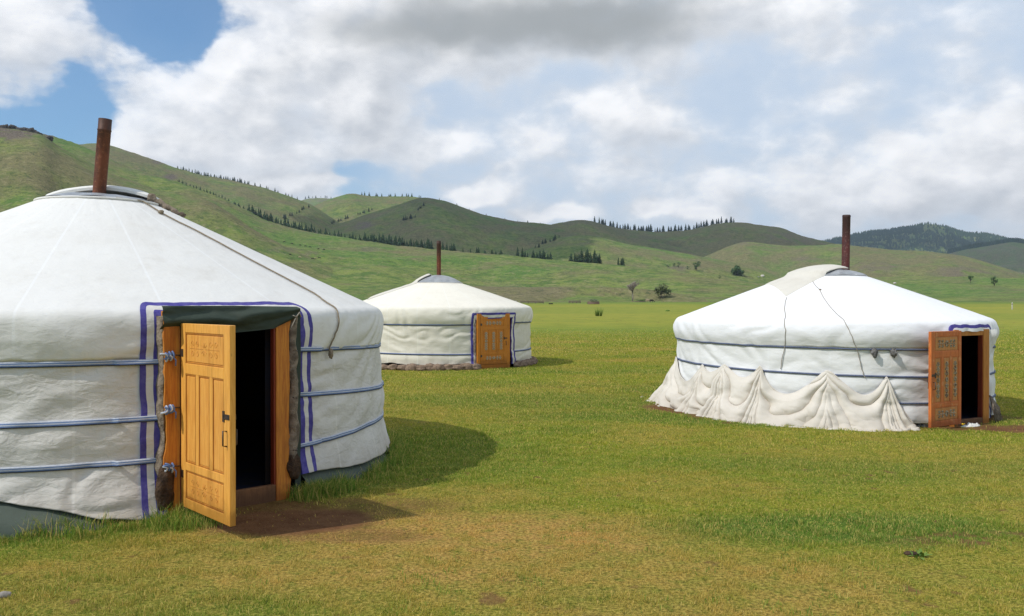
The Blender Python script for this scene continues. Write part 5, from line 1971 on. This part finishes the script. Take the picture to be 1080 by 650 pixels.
# ------------------------------------------------------------------ grazing animals
def cow_proto():
    pts = [(0, 0, 1.0), (0.75, 0, 1.05), (1.15, 0, 0.85), (1.5, 0, 0.4), (1.72, 0, 0.18), (-0.55, 0, 1.02), (-0.85, 0, 0.98), (-0.98, 0, 0.6)]
    rad = [0.36, 0.34, 0.2, 0.15, 0.09, 0.34, 0.1, 0.03]
    ed = [(0, 1), (1, 2), (2, 3), (3, 4), (0, 5), (5, 6), (6, 7)]
    for (bx, si, p0) in ((0.72, 1, 1), (0.66, -1, 1), (-0.6, 1, 5), (-0.66, -1, 5)):
        i = len(pts)
        pts += [(bx, si * 0.2, 0.62), (bx + (0.03 if bx > 0 else -0.07), si * 0.2, 0.36), (bx, si * 0.2, 0.03)]
        rad += [0.13, 0.065, 0.055]
        ed += [(p0, i), (i, i + 1), (i + 1, i + 2)]
    for s_ in (1, -1):
        i = len(pts)
        pts.append((1.42, s_ * 0.22, 0.62)); rad.append(0.04); ed.append((3, i))
    me = bpy.data.meshes.new('cow')
    me.from_pydata(pts, ed, [])
    o = bpy.data.objects.new('cow', me)
    COL.objects.link(o)
    md = o.modifiers.new('skin', 'SKIN')
    md.use_smooth_shade = True
    for v, r in zip(me.skin_vertices[0].data if me.skin_vertices else [], rad):
        v.radius = (r, r)
    return o, rad


def make_cow(mat, name='cow'):
    o, rad = cow_proto()
    me = o.data
    if not me.skin_vertices:
        bpy.context.view_layer.objects.active = o
        me.attributes  # the skin modifier makes the layer on first use
    dg = bpy.context.evaluated_depsgraph_get()
    e = o.evaluated_get(dg)
    bm_me = bpy.data.meshes.new_from_object(e)
    bm_me.materials.clear()
    bm_me.materials.append(M[mat])
    bpy.data.objects.remove(o)
    return bm_me


def simple_cow(mat):
    """one closed skin: rings along the back, then limbs joined with a remesh"""
    mb = MB()
    mb.tube([(-0.92, 0, 0.95), (-0.8, 0, 1.0), (-0.4, 0, 1.0), (0.1, 0, 0.97), (0.6, 0, 1.02), (0.95, 0, 1.0), (1.2, 0, 0.8), (1.42, 0, 0.5), (1.62, 0, 0.26), (1.72, 0, 0.14)],
            [0.12, 0.30, 0.37, 0.40, 0.36, 0.24, 0.17, 0.16, 0.12, 0.07], 10)
    for (bx, si, k) in ((0.66, 0.2, 0.02), (0.58, -0.2, 0.05), (-0.62, 0.2, -0.08), (-0.68, -0.2, -0.1)):
        mb.tube([(bx, si, 0.95), (bx + k * 0.3, si, 0.6), (bx + k, si, 0.36), (bx, si, 0.0)], [0.17, 0.12, 0.07, 0.06], 7)
    mb.tube([(-0.92, 0, 1.05), (-1.02, 0, 0.8), (-1.0, 0, 0.45)], [0.05, 0.03, 0.03], 5)
    for s_ in (1, -1):
        mb.tube([(1.3, s_ * 0.1, 0.66), (1.28, s_ * 0.28, 0.68)], [0.05, 0.03], 5)
        mb.tube([(1.28, s_ * 0.08, 0.68), (1.2, s_ * 0.16, 0.84), (1.26, s_ * 0.14, 0.92)], [0.03, 0.022, 0.006], 5)
    o = mb.build('cow', M[mat])
    rm = o.modifiers.new('skin', 'REMESH')
    rm.mode = 'VOXEL'
    rm.voxel_size = 0.05
    rm.use_smooth_shade = True
    dg = bpy.context.evaluated_depsgraph_get()
    me = bpy.data.meshes.new_from_object(o.evaluated_get(dg))
    me.name = 'cow'
    me.materials.clear()
    me.materials.append(M[mat])
    bpy.data.objects.remove(o)
    return me


cd_, ct_ = simple_cow('cow_dark'), simple_cow('cow_tan')
for (px, py, tan, lab) in ((300, 256, 0, 0), (308, 258, 0, 0), (316.5, 259.5, 0, 0), (322.5, 260.5, 0, 0), (327, 261.5, 0, 0), (336, 263.5, 0, 0), (342, 264.3, 0, 0),
                           (306, 269.5, 0, 'dark cow apart to the left below the grazing line on the left slope'), (316, 272.5, 1, 'pale tan cow between the dark cows on the lower left slope'),
                           (329.5, 274, 0, 'dark cow at the lower right of the herd, left of another dark cow'), (336.5, 273, 0, 'dark cow at the lower right end of the herd on the left slope'),
                           (333, 273.5, 1, 'pale cow standing between the two lowest dark cows'),
                           (683, 323, 1, 'pale cow grazing at the meadow edge below the olive green tree'), (687, 323.3, 0, 'dark cow beside the pale one at the meadow edge'),
                           ):
    x, y, z = ground_at(px, py, 150) if py < 300 else on_ground(px, py)
    o = bpy.data.objects.new('cow', ct_ if tan else cd_)
    COL.objects.link(o)
    o.location = (x, y, z - 0.02)
    o.rotation_euler = (0, 0, random.choice([0, math.pi]) + random.uniform(-0.5, 0.5))
    s_ = 1.15
    o.scale = (s_, s_, s_)
    tag(o, lab or 'dark cow in the line grazing across the left slope', 'cow', None if lab else 'line of dark cows on the left slope')

# ------------------------------------------------------------------ things at the foot of the slope
def log_fence(px0, px1, py, label, d=None):
    x0, y0, z0 = ground_at(px0, py, 100)
    x1, y1, z1 = ground_at(px1, py, 100)
    y0 = y1 = (y0 + y1) / 2
    x0, x1 = (px0 - CX) / FPX * y0, (px1 - CX) / FPX * y0
    root = empty('rail_fence', (x0, y0, tz(x0, y0)))
    tag(root, label, 'fence')
    L = x1 - x0
    n = max(3, int(L / 2.4))
    for k in range(n + 1):
        f = k / n
        zz = tz(x0 + L * f, y0) - tz(x0, y0)
        p = MB()
        p.tube([(L * f, 0, zz - 0.2), (L * f + 0.04, 0, zz + 1.15 + 0.1 * random.random())], 0.16, 6)
        p.build('post', M['old_wood'], root)
    for h in (0.3, 0.65, 1.0):
        p = MB()
        pts = [(L * k / n, 0.09 + 0.02 * (k % 2), tz(x0 + L * k / n, y0) - tz(x0, y0) + h + 0.05 * random.uniform(-1, 1)) for k in range(n + 1)]
        p.tube(pts, 0.13, 6)
        p.build('rail', M['old_wood'], root)
    return root


log_fence(549, 573, 320.3, 'longer low grey rail fence at the foot of the slope behind the middle ger')
log_fence(600, 612, 320.0, 'shorter low grey rail fence left of the brown log pile')


def log_pile(px, py, wpx, rows, label, mats=('old_wood',), cover_=False, name='log_pile'):
    x, y, z = ground_at(px, py, 100)
    w = wpx * y / FPX
    root = empty(name, (x, y, z))
    tag(root, label, 'log pile')
    k0 = 0
    for r in range(rows):
        for c in range(4 - r if rows > 1 else 2):
            p = MB()
            o_ = (c - (3 - r) / 2) * 0.42
            e = random.uniform(-0.3, 0.3)
            p.tube([(-w / 2 + e, o_, 0.2 + r * 0.34), (w / 2 + e, o_ + 0.05, 0.2 + r * 0.34)], 0.19, 8)
            p.build('log', M[mats[k0 % len(mats)]], root)
            k0 += 1
    if cover_:
        p = MB()
        X = np.linspace(-w * 0.32, w * 0.32, 14)
        Y = np.linspace(-0.8, 0.8, 9)
        P_ = np.array([[(a, b, 0.2 + rows * 0.34 + 0.45 * math.cos(b * 1.6) + 0.08 * math.sin(a * 5)) for b in Y] for a in X])
        p.grid(P_, flip=True)
        oo = p.build('tarp', M['green_cloth'], root)
        sm_ = oo.modifiers.new('t', 'SOLIDIFY'); sm_.thickness = 0.05
    return root


log_pile(626, 321, 12, 3, 'brown log pile with a dark tarp on top, in place of an old vehicle at the foot of the slope', ('stone', 'old_wood'), True)  # logs and tarp stand in for an old vehicle with a dark canopy
log_pile(673, 318.6, 15, 1, 'long low brown log pile lying below the pale dead tree', ('stone',))
log_pile(541, 320.3, 9, 3, 'brown and pale wood pile partly behind the shoulder of the middle ger', ('stone', 'pale_stone'))
log_pile(581, 321, 4, 1, 'short black charred log pile between the two rail fences', ('soot',))


def boulder(px, py, wpx, mat, label, skip=300):
    x, y, z = ground_at(px, py, skip)
    r = wpx * y / FPX / 2
    o = lump(None, 'boulder', (0, 0, 0), (r, r, r * 0.7), M[mat], px, rough=0.35)
    o.location = (x, y, z + r * 0.3)
    tag(o, label, 'boulder')


x, y, z = on_ground(704, 328.6)
o = lump(None, 'tussock', (0, 0, 0), (0.42, 0.25, 0.22), M['leafy'], 3.3, rough=0.5)
o.location = (x, y, z + 0.05)
tag(o, 'low dark tussock in the meadow left of the right ger', 'tussock')
boulder(804, 292, 4.0, 'pale_stone', 'pale boulder on the slope just left of the right ger roof')
boulder(800, 292.5, 2.0, 'stone_grey', 'small darker boulder touching the pale one left of the right ger roof')
boulder(943.5, 299.5, 3.2, 'pale_stone', 'pale tan boulder just above the right ger roofline, right of the chimney')
# white marker post
x, y, z = ground_at(1067.5, 326.5, 60)
s_ = y / FPX
root = empty('marker_post', (x, y, z))
tag(root, 'thin white marker post standing in the meadow at the right edge', 'post')
p = MB()
p.box(-0.45 * s_, 0.45 * s_, -0.08, 0.08, -0.2, 7.0 * s_)
p.add([(-0.45 * s_, -0.08, 7.0 * s_), (0.45 * s_, -0.08, 7.0 * s_), (0.45 * s_, 0.08, 7.0 * s_), (-0.45 * s_, 0.08, 7.0 * s_), (0, 0, 7.6 * s_)], [(0, 1, 4), (1, 2, 4), (2, 3, 4), (3, 0, 4)], 0, False)
p.build('post_body', M['pale_stone'], root, bevel=0.01)
p = MB()
p.box(-0.55 * s_, 0.55 * s_, -0.11, 0.11, 4.9 * s_, 5.5 * s_)
p.build('grey_band', M['stone_grey'], root)

# ------------------------------------------------------------------ grass
def grass_mat():
    m_, t, b = newmat('grass_blades', 0.7, 0.25)
    z = t.node('ShaderNodeVertexColor', layer_name='zone')
    base, R, G, B, A, n1, n2, pos = pasture_color(t, z, None)
    rn = t.node('ShaderNodeAttribute', attribute_name='rnd').outputs['Fac']
    col = t.mix(t.m('MULTIPLY', t.ss(rn, 0.72, 0.9), 0.8), base, (0.50, 0.38, 0.14))
    col = t.mix(t.m('MULTIPLY', t.ss(rn, 0.0, 0.3, 1.0, 0.0), 0.45), col, (0.055, 0.105, 0.018))
    col = t.mix(1.0, col, t.mix(rn, (1.05, 1.05, 1.05), (1.7, 1.62, 1.5)), 'MULTIPLY')
    t.l.new(col, b.inputs['Base Color'])
    tr = t.node('ShaderNodeBsdfTranslucent')
    t.l.new(col, tr.inputs['Color'])
    mx = t.node('ShaderNodeMixShader')
    mx.inputs[0].default_value = 0.45
    o = t.n['Material Output']
    t.l.new(b.outputs[0], mx.inputs[1])
    t.l.new(tr.outputs[0], mx.inputs[2])
    t.l.new(mx.outputs[0], o.inputs['Surface'])
    return m_


M['grass'] = grass_mat()


def blades(x, y, hgt, wid, zn, rs, lean=0.9):
    n = len(x)
    z = terrain(x, y)
    an = rs.uniform(0, 2 * math.pi, n)
    tl = rs.uniform(0.15, 1.0, n) * lean
    ta = rs.uniform(0, 2 * math.pi, n)
    dx, dy = np.cos(an), np.sin(an)
    V_ = np.zeros((n, 5, 3))
    lx, ly = np.cos(ta) * tl * hgt, np.sin(ta) * tl * hgt
    b = np.stack([x, y, z - 0.006], -1)
    side = np.stack([dx, dy, 0 * dx], -1) * (wid / 2)[:, None]
    mid = b + np.stack([lx * 0.3, ly * 0.3, hgt * 0.6], -1)
    tip = b + np.stack([lx, ly, hgt * np.sqrt(np.clip(1 - 0.6 * tl ** 2, 0.1, 1))], -1)
    V_[:, 0] = b - side
    V_[:, 1] = b + side
    V_[:, 2] = mid + side * 0.8
    V_[:, 3] = mid - side * 0.8
    V_[:, 4] = tip
    bb = (np.arange(n) * 5)[:, None]
    T = np.concatenate([bb + np.array([[0, 1, 2]]), bb + np.array([[0, 2, 3]]), bb + np.array([[3, 2, 4]])])
    rn = np.repeat(rs.random(n), 5)
    Z4 = np.repeat(zn, 5, axis=0)
    return V_.reshape(-1, 3), T, rn, Z4


def build_grass():
    rs = np.random.default_rng(11)
    parts = []
    for (d0, d1, dens, h, w) in ((3.9, 6.5, 15000, 0.021, 0.0030), (6.5, 10, 8500, 0.023, 0.0042), (10, 16, 3600, 0.026, 0.007), (16, 28, 1200, 0.030, 0.012), (28, 62, 200, 0.042, 0.026)):
        area = 0.665 * (d1 ** 2 - d0 ** 2)
        n = int(area * dens)
        y = np.sqrt(rs.uniform(d0 ** 2, d1 ** 2, n))
        x = rs.uniform(-0.665, 0.665, n) * y
        keep = np.ones(n, bool)
        for G, e in ((G1, 0.10), (G2, 0.05), (G3, 0.05)):
            keep &= np.hypot(x - G.C[0], y - G.C[1]) > G.R + e
        x, y = x[keep], y[keep]
        zn = zones(x, y)
        clump = fbm(x / 0.16, y / 0.16, 3.0, 3, 0.6)
        n2 = len(x)
        p = (1 - sstep(y, 34, 60)) * (1 - 0.97 * np.clip(zn[:, 3] * 1.3, 0, 1)) * (0.6 + 0.4 * sstep(clump, 0.35, 0.6)) * (1 - 0.25 * zn[:, 2])
        k = rs.random(n2) < p
        x, y, zn, clump = x[k], y[k], zn[k], clump[k]
        g1d = np.hypot(x - G1.C[0], y - G1.C[1]) - G1.R
        hh = h * rs.uniform(0.5, 1.35, len(x)) * (0.7 + 0.8 * sstep(clump, 0.4, 0.75)) * (1 + 0.35 * zn[:, 1]) * (1 - 0.25 * zn[:, 2])
        hh = hh * (1 + 2.6 * sstep(fbm(x / 0.35, y / 0.35, 6.0, 3), 0.42, 0.66) * np.exp(-(g1d / 0.26) ** 2) * (zn[:, 3] < 0.4))
        parts.append(blades(x, y, hh, w * rs.uniform(0.7, 1.3, len(x)) * (1 + 0.3 * zn[:, 1]), zn, rs))
    # tall tufts round the near ger and a few weedy clumps
    tx, ty, th_ = [], [], []
    def clumps(n, fx, hmin, hmax, cnt, sp):
        for _ in range(n):
            cx_, cy_ = fx()
            m_ = rs.integers(cnt // 2, cnt)
            q = rs.normal(0, sp, (m_, 2))
            tx.append(cx_ + q[:, 0]); ty.append(cy_ + q[:, 1]); th_.append(rs.uniform(hmin, hmax, m_))
    def ring1():
        while True:
            a = rs.uniform(-75, 75) * D2R
            if not (-4 * D2R < a < 11.5 * D2R):
                break
        r = G1.R + 0.14 + abs(rs.normal(0, 0.10))
        lx, ly = r * math.sin(a), -r * math.cos(a)
        return G1.C[0] + lx * G1.ca - ly * G1.sa, G1.C[1] + lx * G1.sa + ly * G1.ca
    clumps(120, ring1, 0.03, 0.10, 50, 0.06)
    clumps(60, ring1, 0.06, 0.20, 50, 0.04)
    def front1():
        a = rs.uniform(-14, -5) * D2R
        r = G1.R + rs.uniform(0.15, 0.5)
        lx, ly = r * math.sin(a), -r * math.cos(a)
        return G1.C[0] + lx * G1.ca - ly * G1.sa, G1.C[1] + lx * G1.sa + ly * G1.ca
    clumps(30, front1, 0.04, 0.14, 60, 0.05)
    def right1():
        a = rs.uniform(9, 20) * D2R
        r = G1.R + rs.uniform(0.12, 0.35)
        lx, ly = r * math.sin(a), -r * math.cos(a)
        return G1.C[0] + lx * G1.ca - ly * G1.sa, G1.C[1] + lx * G1.sa + ly * G1.ca
    clumps(45, right1, 0.05, 0.16, 60, 0.05)
    clumps(50, lambda: (2.6 + rs.normal(0, 0.9), 6.4 + rs.normal(0, 0.35)), 0.02, 0.055, 40, 0.08)
    clumps(110, lambda: (rs.uniform(-3, 3.5), 4.0 + abs(rs.normal(0, 0.9))), 0.02, 0.05, 36, 0.06)
    clumps(60, lambda: (rs.uniform(2.0, 6), rs.uniform(12.2, 13.0)), 0.02, 0.05, 40, 0.08)
    x, y, hh = np.concatenate(tx), np.concatenate(ty), np.concatenate(th_)
    keep = np.hypot(x - G1.C[0], y - G1.C[1]) > G1.R + 0.08
    # keep the doorway free
    x, y, hh = x[keep], y[keep], hh[keep]
    zn = zones(x, y)
    zn[:, 1] = 1.0
    zn[:, 2] = 0.0
    parts.append(blades(x, y, hh, np.full(len(x), 0.0048), zn, rs, 0.7))
    off = 0
    VV, TT, RR, ZZ = [], [], [], []
    for (v, t_, r, z4) in parts:
        VV.append(v); TT.append(t_ + off); RR.append(r); ZZ.append(z4)
        off += len(v)
    me = fast_mesh('grass', np.vstack(VV), tris=np.vstack(TT), mats=[M['grass']], smooth=False, attrs={'rnd': np.concatenate(RR), 'zone': np.vstack(ZZ)})
    o = link('grass', me)
    tag(o, 'short grazed green and straw grass of the meadow', None, None, 'stuff')
    print('grass verts', off)


build_grass()


def weed(px, py, r, label, n=16, seed=1):
    """broad leaved plant"""
    x, y, z = on_ground(px, py)
    rs = random.Random(seed)
    mb = MB()
    for k in range(n):
        an = rs.uniform(0, 6.28)
        L = r * rs.uniform(0.6, 1.1)
        el_ = rs.uniform(0.3, 1.2)
        d = Vector((math.cos(an) * math.cos(el_), math.sin(an) * math.cos(el_), math.sin(el_)))
        s_ = Vector((-math.sin(an), math.cos(an), 0))
        o_ = Vector((rs.gauss(0, r * 0.35), rs.gauss(0, r * 0.25), 0))
        p0, p1, p2 = o_, o_ + d * L * 0.55, o_ + d * L + Vector((0, 0, -L * 0.25))
        mb.add([p0 - s_ * 0.004, p0 + s_ * 0.004, p1 + s_ * L * 0.2, p1 - s_ * L * 0.2, p2 + s_ * L * 0.1, p2 - s_ * L * 0.1, p2 + d * L * 0.15], [(0, 1, 2, 3), (3, 2, 4, 5), (5, 4, 6)], 0, True)
    o = mb.build('weed', M['leafy'])
    o.location = (x, y, z)
    tag(o, label, 'plant')


weed(158, 552, 0.09, 'broad leaved weed in the grass below the left door jamb of the near ger', 22, 1)
weed(58, 562, 0.09, 'broad leaved weed with yellow specks below the tarp skirt of the near ger', 22, 2)
weed(398, 484, 0.16, 'leafy nettle clump at the right foot of the near ger', 60, 3)
weed(312, 505, 0.13, 'leafy weed clump just right of the near ger threshold', 40, 4)
weed(968, 588, 0.07, 'dark leaved weed by the cow pat at the lower right', 16, 5)
x, y, z = on_ground(962, 586)
o = lump(None, 'dung', (0, 0, 0), (0.05, 0.035, 0.012), M['dark_felt'], 5.5, rough=0.35)
o.location = (x, y, z + 0.012)
tag(o, 'flat dark brown dung pat in the grass at the lower right', 'dung')

# ------------------------------------------------------------------ clouds out of frame that shade the middle hills
cm, t, b = newmat('cloud', 1.0, 0.0)
b.inputs['Base Color'].default_value = (0.85, 0.86, 0.88, 1)
tr = t.node('ShaderNodeBsdfTransparent')
mx = t.node('ShaderNodeMixShader')
mx.inputs[0].default_value = 0.60
t.l.new(tr.outputs[0], mx.inputs[1])
t.l.new(b.outputs[0], mx.inputs[2])
t.l.new(mx.outputs[0], t.n['Material Output'].inputs['Surface'])


def cloud(cx, cy, rx, ry, seed, alt=1500.0, zt=120.0):
    """solid lumpy cloud whose shadow falls on (cx, cy)"""
    k = (alt - zt) / math.tan(SUN_EL)
    x, y = cx + SUN_FROM.x * k, cy + SUN_FROM.y * k
    n, m_ = 96, 48
    A, B_ = np.meshgrid(np.linspace(0, 2 * math.pi, n, endpoint=False), np.linspace(0, math.pi, m_), indexing='ij')
    d = np.stack([np.sin(B_) * np.cos(A), np.sin(B_) * np.sin(A), np.cos(B_)], -1)
    q = 1 + 0.9 * (fbm(d[..., 0] * 1.6 + seed, d[..., 1] * 1.6, d[..., 2] * 1.6, 5, 0.55) - 0.5)
    P = d * q[..., None] * np.array([rx, ry, 110.0])
    P[..., 2] = np.where(P[..., 2] < 0, P[..., 2] * 0.35, P[..., 2])
    mb = MB()
    mb.grid(P, closed=True, flip=True)
    o = mb.build('cloud', cm)
    o.location = (x, y, alt)
    tag(o, kind='structure')


cloud(-130, 1850, 300, 520, 1.0)
cloud(170, 2200, 260, 330, 4.0)
cloud(640, 2330, 420, 300, 7.0)
cloud(2250, 4100, 800, 620, 9.0, 2000, 250)
cloud(2700, 6000, 500, 500, 15.0, 2200, 350)
cloud(-900, 1250, 190, 150, 12.0)

# ------------------------------------------------------------------ haze
hz = bpy.data.materials.new('haze')
hz.use_nodes = True
ht = NT(hz.node_tree)
ht.n.clear()
ho = ht.node('ShaderNodeOutputMaterial')
hv = ht.node('ShaderNodeVolumePrincipled')
hv.inputs['Color'].default_value = (0.72, 0.84, 1.0, 1)
hv.inputs['Density'].default_value = 5.5e-5
hv.inputs['Anisotropy'].default_value = 0.2
ht.l.new(hv.outputs[0], ho.inputs['Volume'])
hb = MB()
hb.box(-9900, 9900, -9900, 9900, -2.0, 760)
o = hb.build('haze', hz)
tag(o, kind='stuff')
